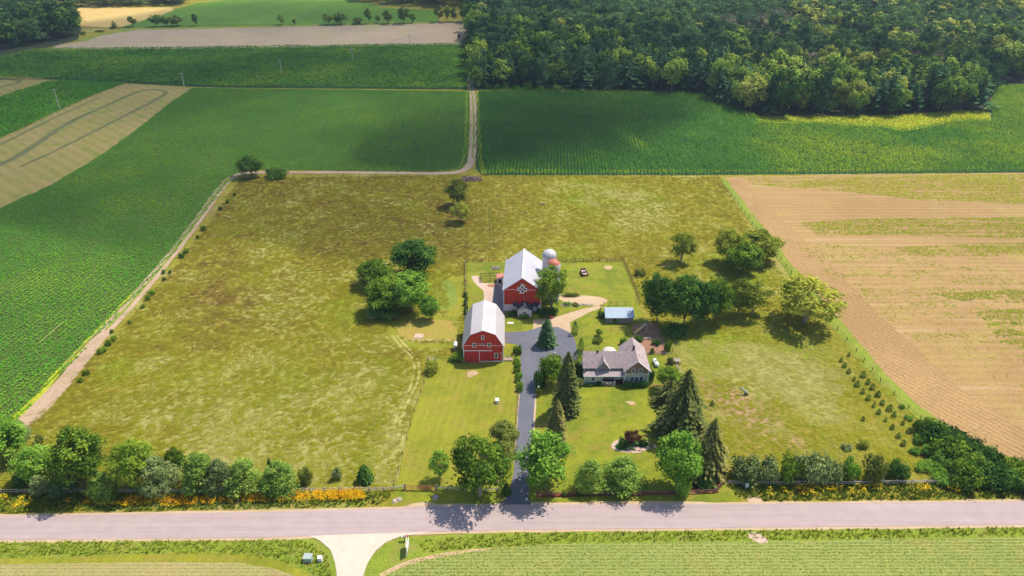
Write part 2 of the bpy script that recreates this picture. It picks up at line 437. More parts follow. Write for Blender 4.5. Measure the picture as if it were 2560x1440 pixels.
def crown_pinebush(seed, nl=6000, size=.066, clumps=44):
    r = np.random.default_rng(seed); C = []; N = []; T = []
    for i in range(clumps):
        t = (i+.5)/clumps; a = i*2.4+r.normal(0, .3); Rz = (1-t**1.8)**.7; d = Rz*r.uniform(.35, .78); p = np.array([math.cos(a)*d, math.sin(a)*d, .10+.80*t])
        rad = .34*(1-.40*t)*r.uniform(.8, 1.2); k = int(nl/clumps); q = r.normal(0, 1, (k, 3)); q /= np.linalg.norm(q, axis=1)[:, None]; q[:, 2] = np.abs(q[:, 2])*np.where(r.random(k) < .8, 1, -1)
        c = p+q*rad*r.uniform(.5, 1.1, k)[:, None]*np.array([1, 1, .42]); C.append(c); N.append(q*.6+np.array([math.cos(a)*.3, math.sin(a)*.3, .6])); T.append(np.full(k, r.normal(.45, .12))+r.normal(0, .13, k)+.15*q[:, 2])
    C = np.concatenate(C); N = np.concatenate(N); T = np.concatenate(T); N /= np.linalg.norm(N, axis=1)[:, None]
    P, Fq = leafquads(C, N, size, r, asp=.35, jit=.7); return P, Fq, np.repeat(T, 4)
def crown_bare(seed, n=900, size=.035):
    r = np.random.default_rng(seed); P, Fq, T = crown_dec(seed, n, size, clumps=26, cr=(.16, .3), base=.3, wob=.4)
    return P, Fq, T
def squash(T3, k):                   # leaves keep their shape when the crown is scaled (R,R,H): k = typical H/(R)
    return T3
TM = {}
def tmpl_mesh(kind, variants, fn):
    TM[kind] = []
    for i in range(variants):
        P, Fq, T = fn(100*len(TM)+i*7+3); P = P.copy()
        rr = np.hypot(P[:, 0], P[:, 1]); P[:, :2] /= np.percentile(rr, 91); P[:, 2] /= np.percentile(P[:, 2], 99.7); TM[kind].append((P, Fq, T))
tmpl_mesh('dec', 4, lambda s: crown_dec(s, 8000, .050, clumps=58, base=.05))
tmpl_mesh('decopen', 3, lambda s: crown_dec(s, 5600, .052, clumps=46, base=.07, cr=(.17, .30), wob=.28))
tmpl_mesh('declow', 5, lambda s: crown_dec(s, 1300, .085, clumps=20, base=.06, wob=.15, cr=(.28, .42)))
tmpl_mesh('decfar', 4, lambda s: crown_dec(s, 420, .13, clumps=10, base=.2, wob=.12, cr=(.3, .45)))
tmpl_mesh('spruce', 3, lambda s: crown_spruce(s, 34, 16, seg=6, power=.66, ragged=.38, droop=.6, wide=.36))
tmpl_mesh('spruceclose', 2, lambda s: crown_spruce(s, 34, 15, seg=5, power=.45, ragged=.12, droop=.6, wide=.5, base=.03))
tmpl_mesh('sprucelow', 4, lambda s: crown_spruce(s, 15, 7, seg=3, base=.12, ragged=.3, power=.7, wide=.6))
tmpl_mesh('sprucefar', 3, lambda s: crown_pine(s, 7, 4, 4, .16, base=.15, power=.45, ragged=.3, fl=2.0))
tmpl_mesh('pine', 4, lambda s: crown_pinebush(s))
tmpl_mesh('pinelow', 4, lambda s: crown_pine(s, 10, 5, 7, .12, base=.12, power=.42, ragged=.3, fl=2.0))
tmpl_mesh('cypress', 3, lambda s: crown_cypress(s, 3000, .055))
tmpl_mesh('shrub', 4, lambda s: crown_shrub(s, 1700, .075))
tmpl_mesh('sapling', 3, lambda s: crown_cypress(s, 420, .17))
tmpl_mesh('bare', 3, lambda s: crown_bare(s))
# ---- leaf materials
def C3(*a): return a
ML = {
 'green':  leafmat('leaf_green', [(0.048, 0.101, 0.013, 1), (0.132, 0.227, 0.024, 1), (0.297, 0.396, 0.040, 1)]),
 'bright': leafmat('leaf_bright', [(0.058, 0.148, 0.020, 1), (0.157, 0.314, 0.036, 1), (0.314, 0.495, 0.066, 1)]),
 'yellow': leafmat('leaf_yellow', [(0.104, 0.155, 0.020, 1), (0.259, 0.303, 0.036, 1), (0.468, 0.468, 0.066, 1)]),
 'olive':  leafmat('leaf_olive', [(0.067, 0.106, 0.023, 1), (0.162, 0.200, 0.037, 1), (0.286, 0.315, 0.067, 1)]),
 'dark':   leafmat('leaf_dark', [(0.025, 0.069, 0.016, 1), (0.067, 0.156, 0.027, 1), (0.166, 0.277, 0.043, 1)]),
 'spruce': leafmat('needle_spruce', [(0.049, 0.078, 0.024, 1), (0.137, 0.160, 0.043, 1), (0.286, 0.256, 0.072, 1)], .12),
 'blue':   leafmat('needle_blue', [(0.040, 0.089, 0.037, 1), (0.106, 0.185, 0.076, 1), (0.199, 0.302, 0.121, 1)], .12),
 'pine':   leafmat('needle_pine', [(0.058, 0.135, 0.023, 1), (0.175, 0.287, 0.048, 1), (0.362, 0.474, 0.079, 1)], .2),
 'silver': leafmat('leaf_silver', [(0.085, 0.135, 0.045, 1), (0.201, 0.262, 0.090, 1), (0.360, 0.416, 0.151, 1)], .2),
 'fpine': leafmat('needle_forest', [(0.019, 0.056, 0.028, 1), (0.067, 0.146, 0.056, 1), (0.184, 0.292, 0.104, 1)], .12, .6),
 'fspr': leafmat('needle_forest_dark', [(.014, .045, .022, 1), (.038, .095, .042, 1), (.085, .165, .065, 1)], .1, .6),
 'fdec': leafmat('leaf_forest', [(0.033, 0.088, 0.020, 1), (0.143, 0.243, 0.039, 1), (0.375, 0.459, 0.077, 1)], .22, .8),
 'fyel': leafmat('leaf_forest_yellow', [(0.086, 0.126, 0.020, 1), (0.231, 0.281, 0.045, 1), (0.437, 0.454, 0.099, 1)], .22, .7),
 'grey':   leafmat('twig_grey', [(0.150, 0.119, 0.109, 1), (0.285, 0.224, 0.203, 1), (0.420, 0.336, 0.304, 1)], .1),
 'red':    leafmat('leaf_red', [(0.035, 0.015, 0.010, 1), (0.098, 0.039, 0.026, 1), (0.195, 0.117, 0.052, 1)], .25),
 'cedar':  leafmat('leaf_cedar', [(0.020, 0.077, 0.017, 1), (0.050, 0.154, 0.028, 1), (0.126, 0.262, 0.049, 1)], .12),
 'varieg': leafmat('leaf_variegated', [(0.120, 0.160, 0.040, 1), (0.320, 0.340, 0.120, 1), (0.600, 0.600, 0.350, 1)], .3),
}
M_bark = plain('bark', (.13, .10, .075, 1), .95, 0, .35, 6); M_barkpale = plain('bark_pale', (.33, .27, .23, 1), .9, 0, .3, 6)
_meshes = {}
def crown_mesh(kind, i, mat):
    key = (kind, i, mat)
    if key not in _meshes:
        P, Fq, T = TM[kind][i]; _meshes[key] = npmesh(kind+'_crown', P, Fq, 4, T, ML[mat])
    return _meshes[key]
def trunk_mesh(style, i):
    key = ('trunk', style, i)
    if key not in _meshes:
        r = random.Random(i*3+len(style)); m = MB(); top = .9 if style == 'straight' else .62
        m.tube([(0, 0, -.01), (.01, 0, .1), (.0, .015, .35), (0, 0, top)], [.05, .038, .028, .006], 7)
        if style != 'straight':
            for k in range(9):
                a = k*2.4+r.random(); z0 = r.uniform(.1, .35); L = r.uniform(.45, .75); zt = r.uniform(.45, .85)
                m.tube([(0, 0, z0), (math.cos(a)*L*.4, math.sin(a)*L*.4, z0+(zt-z0)*.5), (math.cos(a)*L, math.sin(a)*L, zt)], [.022, .014, .004], 5)
        if style == 'multi':
            for k in range(3):
                a = k*2.1+.4; m.tube([(0, 0, 0), (math.cos(a)*.12, math.sin(a)*.12, .2), (math.cos(a)*.35, math.sin(a)*.35, .6)], [.035, .028, .01], 6)
        me = bpy.data.meshes.new('trunk'); me.from_pydata(m.v, [], m.f); me.update(); me.materials.append(M_barkpale if style == 'multi' else M_bark)
        me.polygons.foreach_set('use_smooth', [True]*len(me.polygons)); _meshes[key] = me
    return _meshes[key]
_cnt = [0]
NAMES = {'dec': 'deciduous_tree', 'decopen': 'deciduous_tree', 'declow': 'deciduous_tree', 'spruce': 'spruce_tree', 'spruceclose': 'spruce_tree', 'sprucelow': 'spruce_tree',
         'pine': 'pine_tree', 'pinelow': 'pine_tree', 'cypress': 'cedar_tree', 'shrub': 'shrub', 'sapling': 'conifer_sapling', 'bare': 'dead_tree'}
def tree_at(kind, mat, x, y, H, R, label, group=None, cat=None, name=None, parts=True, z=None, sxy=None):
    _cnt[0] += 1; i = _cnt[0] % len(TM[kind]); nm = name or NAMES[kind]
    rz = (_cnt[0]*2.399) % 6.28; z = gz1(x, y) if z is None else z
    cat = cat or {'shrub': 'shrub', 'sapling': 'sapling'}.get(kind, 'tree')
    if not parts:
        o = link(nm, crown_mesh(kind, i, mat)); o.location = (x, y, z); o.rotation_euler = (0, 0, rz); o.scale = (R, R*(sxy or 1), H)
        return tag(o, label, cat, group)
    e = empty(nm, (x, y, z), rz if not sxy else 0, label, cat, group)
    c = link('foliage' if kind in ('shrub', 'sapling') else 'crown', crown_mesh(kind, i, mat), e); c.scale = (R, R*(sxy or 1), H)
    st = 'straight' if kind in ('spruce', 'spruceclose', 'sprucelow', 'pine', 'pinelow', 'cypress', 'sapling') else ('multi' if kind == 'decopen' else 'limbs')
    t = link('stem' if kind in ('shrub', 'sapling') else 'trunk', trunk_mesh(st, i % 3), e)
    tr = R if kind not in ('shrub',) else R*.5
    if st == 'straight': tr = max(.05, H*.32)
    t.scale = (tr, tr, H*(.94 if st == 'straight' else 1)) if kind != 'shrub' else (tr, tr, H*.8)
    return e
def tree(kind, mat, px, by, ty, w, label, group=None, cat=None, name=None, k=1.0, sxy=None):
    w = w*(.8 if kind == 'spruce' else 1); x, y = G(px, by); H = max(.3, height_at(y, ty))*k
    # the base point given is the visible foot; crown radius from its width
    R = w/2*zcam(y, H*.4)/F
    if kind in ('dec', 'decopen', 'pine', 'shrub') and 'trunk' not in label and 'limbs' not in label:      # the foot seen is the near lower edge of the foliage
        y += (.35 if kind == 'shrub' else .5)*R*(sxy or 1); x = x*y/(y-(.35 if kind == 'shrub' else .5)*R*(sxy or 1)); H = max(.3, height_at(y, ty))*k
    return tree_at(kind, mat, x, y, H, R, label, group, cat, name, True, None, sxy)
# ================================================================== GROUND
def axis(lo, hi, st, out):
    a = list(np.arange(lo, hi+.01, st)); s = st; x = lo
    L = []; 
    while x > -out: s *= 1.25; x -= s; L.append(x)
    s = st; x = hi; Rr = []
    while x < out: s *= 1.25; x += s; Rr.append(x)
    return np.array(L[::-1]+a+Rr)
WP = [G(*q) for q in [(600, 445), (1175, 437), (1168, 800), (1160, 905), (1065, 890), (1040, 1000), (988, 1215), (980, 1240), (-40, 1245), (-40, 1110), (75, 1060), (130, 1010), (280, 845), (420, 690), (510, 580)]]
NP = [G(*q) for q in [(1175, 437), (1800, 443), (1870, 560), (1960, 690), (2060, 800), (1990, 860), (1660, 850), (1590, 730), (1560, 655), (1390, 655), (1163, 655), (1168, 560)]]
EP = [G(*q) for q in [(1665, 850), (1990, 850), (2060, 800), (2150, 890), (2290, 1040), (2420, 1120), (2560, 1190), (2560, 1215), (1815, 1215), (1795, 1140), (1740, 1000)]]
BROWN = [(1130, 560, 26, .7), (1600, 640, 20, .4), (620, 760, 16, .8), (540, 740, 10, .9), (740, 480, 30, .45), (560, 640, 20, .4), (1450, 590, 18, .5), (1850, 1000, 13, .9), (1900, 1030, 12, .9),
         (1830, 985, 7, .9), (1750, 950, 6, .7), (1880, 1100, 20, .5), (2000, 1000, 16, .35), (900, 580, 30, .4), (1500, 530, 16, .3), (1700, 930, 8, .5), (950, 900, 14, .2), (700, 1090, 10, .3)]
LUSH = [(1750, 880, 14, .8), (1850, 870, 18, .7), (650, 1110, 10, .7), (300, 930, 6, .8), (950, 1130, 8, .9), (880, 770, 9, .8), (1750, 680, 14, .6), (1470, 480, 14, .7), (1600, 500, 12, .6),
        (1115, 735, 6, .9), (930, 1010, 12, .4), (1100, 700, 8, .6), (1420, 640, 10, .7), (1850, 700, 12, .7), (1700, 1120, 6, .5), (1980, 860, 10, .6), (1100, 640, 6, .3)]
PALE = [(750, 1100, 22, .7), (500, 1080, 20, .6), (650, 900, 22, .4), (850, 1000, 22, .5), (1600, 540, 14, .6), (1900, 925, 9, .8), (1980, 920, 6, .5), (700, 740, 14, .5), (970, 1060, 12, .6), (400, 980, 16, .4), (1550, 480, 10, .3)]
def spots(x, y, L):
    r = np.zeros_like(x)
    for px, py, rad, a in L:
        cx, cy = G(px, py); d2 = ((x-cx)**2+((y-cy)*.75)**2)/rad**2; r = np.maximum(r, a*np.exp(-d2))
    return r
def pasture_fields(x, y):
    n1 = fbm(x, y, 38, 3); n2 = fbm(x*1.0+7, y*1.6, 11, 9); n3 = fbm(x, y, 4, 21, 3)
    br = np.clip(spots(x, y, BROWN)*.70*(.3+1.4*n2)+sstep(.58, .80, n2*.5+n1*.5)*.55+(n3-.5)*.5, 0, 1)
    lu = np.clip(spots(x, y, LUSH)*1.2*(.4+1.2*n2)+sstep(.55, .75, fbm(x+300, y, 22, 31))*.5+(n3-.5)*.4, 0, 1)
    pa = np.clip(spots(x, y, PALE)*1.3*(.3+1.4*fbm(x-50, y*1.5, 8, 41))+sstep(.50, .70, fbm(x-200, y*1.4, 14, 45))*.6+(n3-.5)*.5, 0, 1)
    return br, lu, pa
xs = axis(-215, 245, 1.3, 2400); ys = axis(84, 312, 1.3, 2400)
ys = np.sort(np.concatenate([ys[ys < 315], np.arange(318, 600, 12), np.arange(600, 1100, 10), ys[ys > 1100]]))
XX, YY = np.meshgrid(xs, ys); xf, yf = XX.ravel(), YY.ravel(); zf = gz(xf, yf)
nx, ny = len(xs), len(ys); ii = (np.arange(ny-1)[:, None]*nx+np.arange(nx-1)[None]).ravel()
me = npmesh('ground', np.stack([xf, yf, zf], -1), np.stack([ii, ii+1, ii+nx+1, ii+nx], -1), 4)
br, lu, pa = pasture_fields(xf, yf)
bare = np.clip(spots(xf, yf, [(1800, 990, 3.5, .9), (1825, 1002, 4, .9), (1850, 1015, 4.5, 1), (1880, 1033, 5, 1), (1905, 1045, 5, .7), (1755, 952, 2.5, .6), (1990, 1105, 3, .6), (1900, 1075, 7, .5), (1560, 700, 2, .3)])*(.4+1.1*fbm(xf, yf, 5, 55)), 0, 1)
for nm, v in (('brown', br), ('lush', lu), ('pale', pa), ('bare', bare)):
    a = me.attributes.new(nm, 'FLOAT', 'POINT'); a.data.foreach_set('value', v.astype(np.float32))
def pasture_mat():
    t = NT('pasture_grass'); v = t.coord('Object'); n1 = t.noise(v, .12, 6, .65, .8); n2 = t.noise(v, 1.1, 6, .7, .5); n3 = t.noise(v, 4.0, 3, .7)
    vs = t.coord('Object', (.55, 1.5, 1), .5); ns = t.noise(vs, 1.0, 5, .65, 1.5)
    col = t.ramp(n1, [(.33, (.170, .166, .012)), (.5, (.232, .205, .016)), (.68, (.285, .245, .040))])
    br = t.attr('brown').outputs['Fac']; lu = t.attr('lush').outputs['Fac']; pa = t.attr('pale').outputs['Fac']
    def k(a, n): return t.ramp(t.math('ADD', a, t.math('MULTIPLY', t.math('SUBTRACT', n, .5), .9)), [(.25, gray(0)), (.75, gray(1))])
    col = t.mix(k(lu, n2), col, (.190, .235, .014, 1)); col = t.mix(k(br, n2), col, (.215, .165, .036, 1)); col = t.mix(k(pa, ns), col, (.300, .275, .075, 1)); col = t.mix(k(t.attr('bare').outputs['Fac'], n2), col, (.36, .23, .12, 1))
    col = t.mix(1.0, col, t.ramp(n2, [(.3, gray(.80)), (.7, gray(1.2))]), 'MULTIPLY'); col = t.mix(1.0, col, t.ramp(ns, [(.3, gray(.82)), (.7, gray(1.18))]), 'MULTIPLY')
    t.base(col); t.bump(t.math('ADD', n2, t.math('MULTIPLY', n3, .5)), .9, .5); t.b.inputs['Roughness'].default_value = 1
    return t.m
me.materials.append(pasture_mat()); g = link('ground', me); g['kind'] = 'structure'

M_lawn = groundmat('lawn', (.150, .165, .010, 1), (.225, .222, .016, 1), (.230, .190, .030, 1), big=.07, mid=.45, fine=3, rows=0.12, rowamt=.035, rowgap=1.9, finevar=.26, bump=.4)
M_lawn2 = groundmat('lawn_yard', (.115, .150, .008, 1), (.215, .228, .012, 1), (.215, .175, .030, 1), big=.09, mid=.5, fine=3, finevar=.28, bump=.4)
M_verge = groundmat('verge_grass', (.140, .195, .016, 1), (.210, .250, .024, 1), (.21, .20, .04, 1), big=.1, mid=.6, fine=3, finevar=.4, bump=.8)
M_soil = groundmat('crop_soil', (.055, .085, .016, 1), (.075, .110, .020, 1), big=.02, mid=.3)
M_corn = groundmat('corn_ground', (.022, .075, .016, 1), (.034, .095, .018, 1), big=.02, mid=.3)
M_stub = groundmat('stubble_field', (.275, .172, .064, 1), (.325, .208, .082, 1), (.30, .22, .06, 1), big=.014, mid=.12, fine=1.4, rows=math.pi/2, rowamt=.07, rowgap=3.0, finevar=.22, bump=.5, streak=(0, (.38, .255, .125, 1), .006, .55, .58, .66))
M_stub2 = groundmat('stubble_headland', (.278, .170, .068, 1), (.33, .208, .086, 1), None, big=.02, mid=.15, fine=1.4, rows=-.58, rowamt=.10, rowgap=1.5, finevar=.3, bump=.5)
M_hay = groundmat('hay_field', (.27, .205, .070, 1), (.225, .200, .048, 1), (.17, .185, .032, 1), big=.03, mid=.12, fine=.8, rows=-.85, rowamt=.10, rowgap=5.5, finevar=.2)
M_brownf = groundmat('bare_field', (.31, .235, .155, 1), (.37, .285, .19, 1), (.33, .27, .14, 1), big=.008, mid=.05, fine=.5, rows=math.pi/2, rowamt=.12, rowgap=6, finevar=.12)
M_gold = groundmat('golden_field', (.44, .30, .085, 1), (.50, .36, .12, 1), None, big=.008, mid=.05, fine=.5, finevar=.1)
M_farcorn = groundmat('far_crop', (.070, .160, .010, 1), (.110, .215, .014, 1), None, big=.01, mid=.08, fine=.6, rows=.2, rowamt=.25, rowgap=5, finevar=.25)
M_weeds = groundmat('weedy_strip', (.28, .31, .014, 1), (.36, .35, .02, 1), (.15, .22, .02, 1), big=.05, mid=.3, fine=1.2, finevar=.3)
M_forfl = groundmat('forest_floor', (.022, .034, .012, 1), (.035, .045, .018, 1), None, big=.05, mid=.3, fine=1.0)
M_asph = groundmat('driveway_asphalt', (.105, .108, .135, 1), (.130, .132, .160, 1), None, big=.08, mid=.6, fine=9, finevar=.10, bump=.15)
def roadmat():
    t = NT('road_asphalt'); v = t.coord('Object'); vs = t.coord('Object', (.03, 1.1, 1), -.01); n1 = t.noise(vs, 1.0, 4, .6); n2 = t.noise(v, .35, 4, .6); n3 = t.noise(v, 9, 3, .7)
    col = t.ramp(n1, [(.3, (.320, .246, .240)), (.7, (.370, .292, .285))]); col = t.mix(1.0, col, t.ramp(n2, [(.3, gray(.93)), (.7, gray(1.06))]), 'MULTIPLY')
    col = t.mix(1.0, col, t.ramp(n3, [(.3, gray(.9)), (.7, gray(1.1))]), 'MULTIPLY'); t.base(col); t.bump(n3, .15, .03); return t.m
M_road = roadmat()
M_sand = groundmat('gravel', (.40, .285, .18, 1), (.46, .34, .22, 1), None, big=.1, mid=.8, fine=6, finevar=.14, bump=.3)
M_limestone = groundmat('limestone_gravel', (.46, .40, .32, 1), (.53, .47, .38, 1), None, big=.1, mid=.8, fine=6, finevar=.08, bump=.2)
M_track = groundmat('dirt_track', (.33, .23, .15, 1), (.42, .30, .205, 1), (.28, .21, .11, 1), big=.08, mid=.6, fine=3, finevar=.2, bump=.3)
M_mulch = groundmat('mulch', (.13, .035, .020, 1), (.20, .060, .035, 1), None, big=.2, mid=1, fine=6, finevar=.4)
M_soilbrown = groundmat('garden_soil', (.22, .115, .07, 1), (.30, .165, .105, 1), None, big=.2, mid=1, fine=5, finevar=.3)
M_conc = groundmat('concrete_yard', (.20, .185, .195, 1), (.25, .23, .24, 1), None, big=.2, mid=1, fine=5, finevar=.1)
M_drysoil = groundmat('bare_soil', (.38, .26, .15, 1), (.44, .32, .18, 1), (.28, .25, .07, 1), big=.15, mid=.8, fine=3, finevar=.3)

# ---------------------------------------------------------------- far fields
sheet('golden_field', [(-60, 12), (430, 20), (440, 32), (395, 45), (290, 72), (200, 66), (0, 60), (-80, 60)], M_gold, 1)
HILL = [(300, 70), (345, 56), (400, 40), (440, 24), (490, 9), (600, -3), (760, -6), (870, 1), (960, 22), (1095, 28), (1095, 57), (480, 66)]
sheet('crop_field', HILL, M_farcorn, 2)
sheet('bare_field', [(108, 126), (150, 113), (210, 103), (255, 88), (345, 74), (700, 67), (1085, 58), (1180, 60), (1182, 112), (600, 121)], M_brownf, 1)
sheet('grass_strip', [(190, 100), (230, 92), (330, 70), (1090, 56), (1090, 61), (345, 76), (255, 90), (205, 106)], M_verge, 3, jit=.8)
FCORN = [(-60, 200), (-60, 152), (0, 146), (60, 130), (108, 125), (600, 120), (1110, 113), (1176, 112), (1172, 190), (1165, 224), (560, 219), (480, 217), (300, 207), (130, 199)]
sheet('corn_ground', FCORN, M_corn, 1)
sheet('hay_field', [(-60, 190), (100, 194), (140, 203), (60, 228), (-60, 262)], M_hay, 2)
GT = [(-60, 262), (0, 243), (110, 206), (150, 202), (290, 205), (312, 210), (240, 236), (150, 276), (60, 320), (-60, 375)]
sheet('crop_field', GT, M_soil, 3)
sheet('hay_field', [(312, 208), (440, 217), (480, 222), (430, 256), (350, 320), (250, 392), (130, 465), (-60, 560), (-60, 370), (60, 316), (150, 272), (240, 232)], M_hay, 4)
for q_, w_ in (([(-20, 420), (50, 390), (170, 305), (280, 258), (340, 230), (375, 223), (418, 227), (405, 243), (285, 303), (150, 372), (50, 418)], [4, 4, 3.5, 3, 3, 3, 3, 3, 2.5, 2, 2]), ([(-20, 372), (120, 302), (250, 243)], [2, 2, 1.5]), ([(-10, 219), (50, 207), (48, 199), (-10, 197)], [3, 3, 3, 3])):
    sheet('windrow', ribbon(q_, w_), groundmat('windrow', (.10, .115, .035, 1), (.14, .14, .05, 1), None, big=.1, mid=.3, fine=1) if 'windrow' not in bpy.data.materials else bpy.data.materials['windrow'], 6, jit=.7, world=True)
SOY = [(-60, 548), (130, 462), (250, 390), (350, 318), (430, 254), (482, 220), (560, 221), (1000, 226), (1174, 229), (1172, 330), (1168, 405), (1150, 423), (1100, 430), (640, 424), (592, 432), (560, 472), (510, 535), (430, 640), (345, 735), (250, 835), (160, 930), (90, 1000), (38, 1052), (-60, 1060)]
sheet('soy_ground', SOY, M_soil, 5)
RC = [(1196, 229), (1290, 225), (1540, 232), (1755, 236), (1800, 262), (1885, 292), (2200, 292), (2300, 287), (2460, 280), (2480, 250), (2490, 218), (2660, 212), (2660, 430), (2560, 431), (1700, 438), (1205, 438), (1190, 420), (1192, 300)]
sheet('corn_ground', RC, M_corn, 1)
sheet('weedy_strip', [(1880, 290), (2000, 292), (2200, 288), (2440, 276), (2472, 280), (2478, 300), (2380, 304), (2330, 316), (2260, 328), (2200, 316), (2050, 308), (1900, 306)], M_weeds, 3, jit=1.5)
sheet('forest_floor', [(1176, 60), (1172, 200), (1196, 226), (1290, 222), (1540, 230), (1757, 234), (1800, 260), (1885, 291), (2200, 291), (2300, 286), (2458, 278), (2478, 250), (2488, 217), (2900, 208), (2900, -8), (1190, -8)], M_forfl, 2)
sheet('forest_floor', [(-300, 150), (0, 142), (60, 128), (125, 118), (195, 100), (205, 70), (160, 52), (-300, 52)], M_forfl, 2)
# ---------------------------------------------------------------- right stubble field
SF = [(1808, 447), (1830, 442), (2560, 432), (2900, 430), (2900, 1300), (2560, 1165), (2500, 1140), (2440, 1112), (2370, 1078), (2290, 1020), (2200, 925), (2120, 830), (2030, 715), (1960, 640), (1890, 555), (1840, 490)]
sheet('stubble_field', SF, M_stub, 1, jit=.6)
sheet('stubble_headland', [(1822, 452), (1850, 450), (1960, 555), (2090, 670), (2200, 790), (2300, 880), (2420, 985), (2600, 1100), (2600, 1178), (2500, 1136), (2370, 1074), (2290, 1014), (2200, 918), (2120, 822), (2030, 708), (1960, 632), (1890, 548), (1842, 485)], M_stub2, 2, jit=1.0)
def weedmat():
    t = NT('weed_streaks'); v = t.coord('Object'); vs = t.coord('Object', (.035, .5, 1), 0); a = t.noise(vs, 1, 5, .65, .2); b = t.noise(v, 1.6, 4, .7)
    col = t.mix(t.ramp(t.math('ADD', t.math('MULTIPLY', a, .55), t.math('MULTIPLY', b, .45)), [(.40, gray(0)), (.52, gray(1))]), (.31, .195, .09, 1), (.26, .25, .015, 1))
    t.base(col); return t.m
M_weed = weedmat()
# field edge grass along the right fence
sheet('grass_strip', ribbon([(1806, 446), (1850, 505), (1905, 580), (1965, 660), (2050, 762), (2140, 870), (2230, 975), (2310, 1045), (2440, 1118), (2600, 1185)], [2.5, 3, 3.5, 3.5, 4, 4, 4.5, 4, 3, 2]), M_verge, 4, jit=.8, world=True)
# ---------------------------------------------------------------- track
TRK = [(40, 1075), (85, 1035), (130, 990), (200, 905), (265, 825), (330, 755), (400, 672), (470, 585), (530, 500), (560, 460), (580, 442), (610, 433), (660, 431), (800, 431), (1000, 433), (1110, 434), (1150, 430), (1172, 418), (1181, 395), (1184, 350), (1184, 280), (1180, 230), (1175, 200), (1174, 188)]
sheet('dirt_track', ribbon(TRK, [5.2, 5.0, 4.6, 4.2, 4, 4, 3.8, 3.6, 3.6, 3.4, 3.4, 3, 3, 3, 3, 3.4, 3.6, 3.6, 3.4, 3.4, 3.4, 3.4, 3.4, 3.2]), M_track, 7, jit=.35, world=True)
sheet('track_grass_strip', ribbon(TRK[4:11], .8), M_verge, 8, jit=.25, world=True)
sheet('track_grass_strip', ribbon(TRK[18:], [.7, .9, .9, .8, .8, .8]), M_verge, 8, jit=.3, world=True)
sheet('grass_strip', ribbon([(1166, 228), (1166, 330), (1160, 408), (1140, 424), (1090, 429)], 1.6), M_verge, 6, jit=.3, world=True)
sheet('grass_strip', ribbon([(1193, 228), (1197, 330), (1200, 400), (1210, 436)], 2.2), M_verge, 6, jit=.3, world=True)
sheet('grass_strip', ribbon([(20, 1058), (75, 1015), (150, 925), (250, 820), (340, 728), (430, 628), (500, 540), (545, 480)], [2.5, 2.2, 2, 1.6, 1.4, 1.3, 1.2, 1]), M_weeds, 6, jit=.5, world=True)
# mown pasture lanes
EXC = []
def lane(pts, w, mat=M_lawn, l=1, jit=.3):
    EXC.append(ribbon(pts, w)); return sheet('mown_lane', ribbon(pts, w), mat, l, jit=jit, world=True)
lane([(1140, 690), (1140, 790), (1120, 800), (1040, 785), (1000, 800), (980, 822), (985, 845), (1010, 862), (1060, 868), (1150, 860)], [5, 5, 4, 3, 3, 3, 3, 3, 3, 3])
M_trk2 = groundmat('wheel_rut', (.27, .265, .07, 1), (.34, .31, .10, 1), None, big=.2, mid=1, fine=3)
for dx in (-6, 7):
    lane([(985+dx, 838), (1010+dx, 868), (1035+dx, 890), (1044+dx, 920), (1036+dx, 960), (1010+dx, 1010), (992+dx, 1060), (990+dx, 1100)], .62, M_trk2, 2, .15)
for dx in (0, 9): lane([(1010+dx, 1085), (1000+dx, 1120), (975+dx, 1145), (930+dx, 1168)], .6, M_trk2, 2, .15)
for dx in (0, 8): sheet('wheel_rut', ribbon([(1221+dx*.8, 515), (1224+dx, 560), (1226+dx, 615)], .35), M_soil, 2, jit=.2, world=True)
EXC.append([G(*q) for q in [(996, 812), (1040, 798), (1130, 800), (1142, 822), (1140, 850), (1050, 852), (1010, 848), (996, 832)]])
# ---------------------------------------------------------------- yard
YARD = [(1164, 657), (1300, 656), (1560, 654), (1580, 700), (1600, 770), (1630, 840), (1662, 872), (1705, 940), (1740, 1005), (1780, 1090), (1800, 1150), (1815, 1205), (1840, 1222), (1850, 1262), (1060, 1270), (975, 1272), (985, 1240), (992, 1215), (1010, 1120), (1034, 1020), (1064, 960), (1066, 895), (1110, 880), (1160, 880), (1168, 790)]
sheet('lawn', YARD, M_lawn2, 3, jit=.4)
sheet('lawn', [(1066, 898), (1140, 900), (1280, 905), (1288, 940), (1290, 1000), (1285, 1100), (1275, 1210), (1180, 1218), (992, 1214), (1010, 1120), (1034, 1020), (1062, 960)], M_lawn, 4, jit=.3)
sheet('garden_soil', [(1580, 812), (1640, 806), (1650, 830), (1672, 884), (1612, 886), (1585, 850)], M_soilbrown, 5)
sheet('mulch_bed', [(1712, 1165), (1745, 1155), (1790, 1168), (1810, 1200), (1795, 1226), (1740, 1236), (1712, 1220)], M_mulch, 5, sm=1)
sheet('mulch_bed', [(1340, 1232), (1600, 1228), (1700, 1228), (1795, 1224), (1795, 1234), (1600, 1240), (1345, 1243)], M_mulch, 4, jit=.5)
0 and sheet('bare_soil', [(1790, 985), (1815, 990), (1850, 1010), (1890, 1030), (1900, 1045), (1870, 1042), (1830, 1020), (1795, 1000)], M_drysoil, 2, jit=1.0, sm=1, step=.7)
sheet('bare_soil', [(1560, 1003), (1585, 1002), (1592, 1010), (1575, 1014)], M_drysoil, 6, jit=.6, sm=1, step=.5)
sheet('bare_soil', [(1512, 665), (1528, 664), (1534, 671), (1522, 676), (1511, 672)], M_drysoil, 6, jit=.4, sm=1, step=.5)
sheet('bare_soil', [(1160, 930), (1185, 925), (1195, 935), (1170, 945)], M_drysoil, 6, jit=.9, sm=1, step=.5)
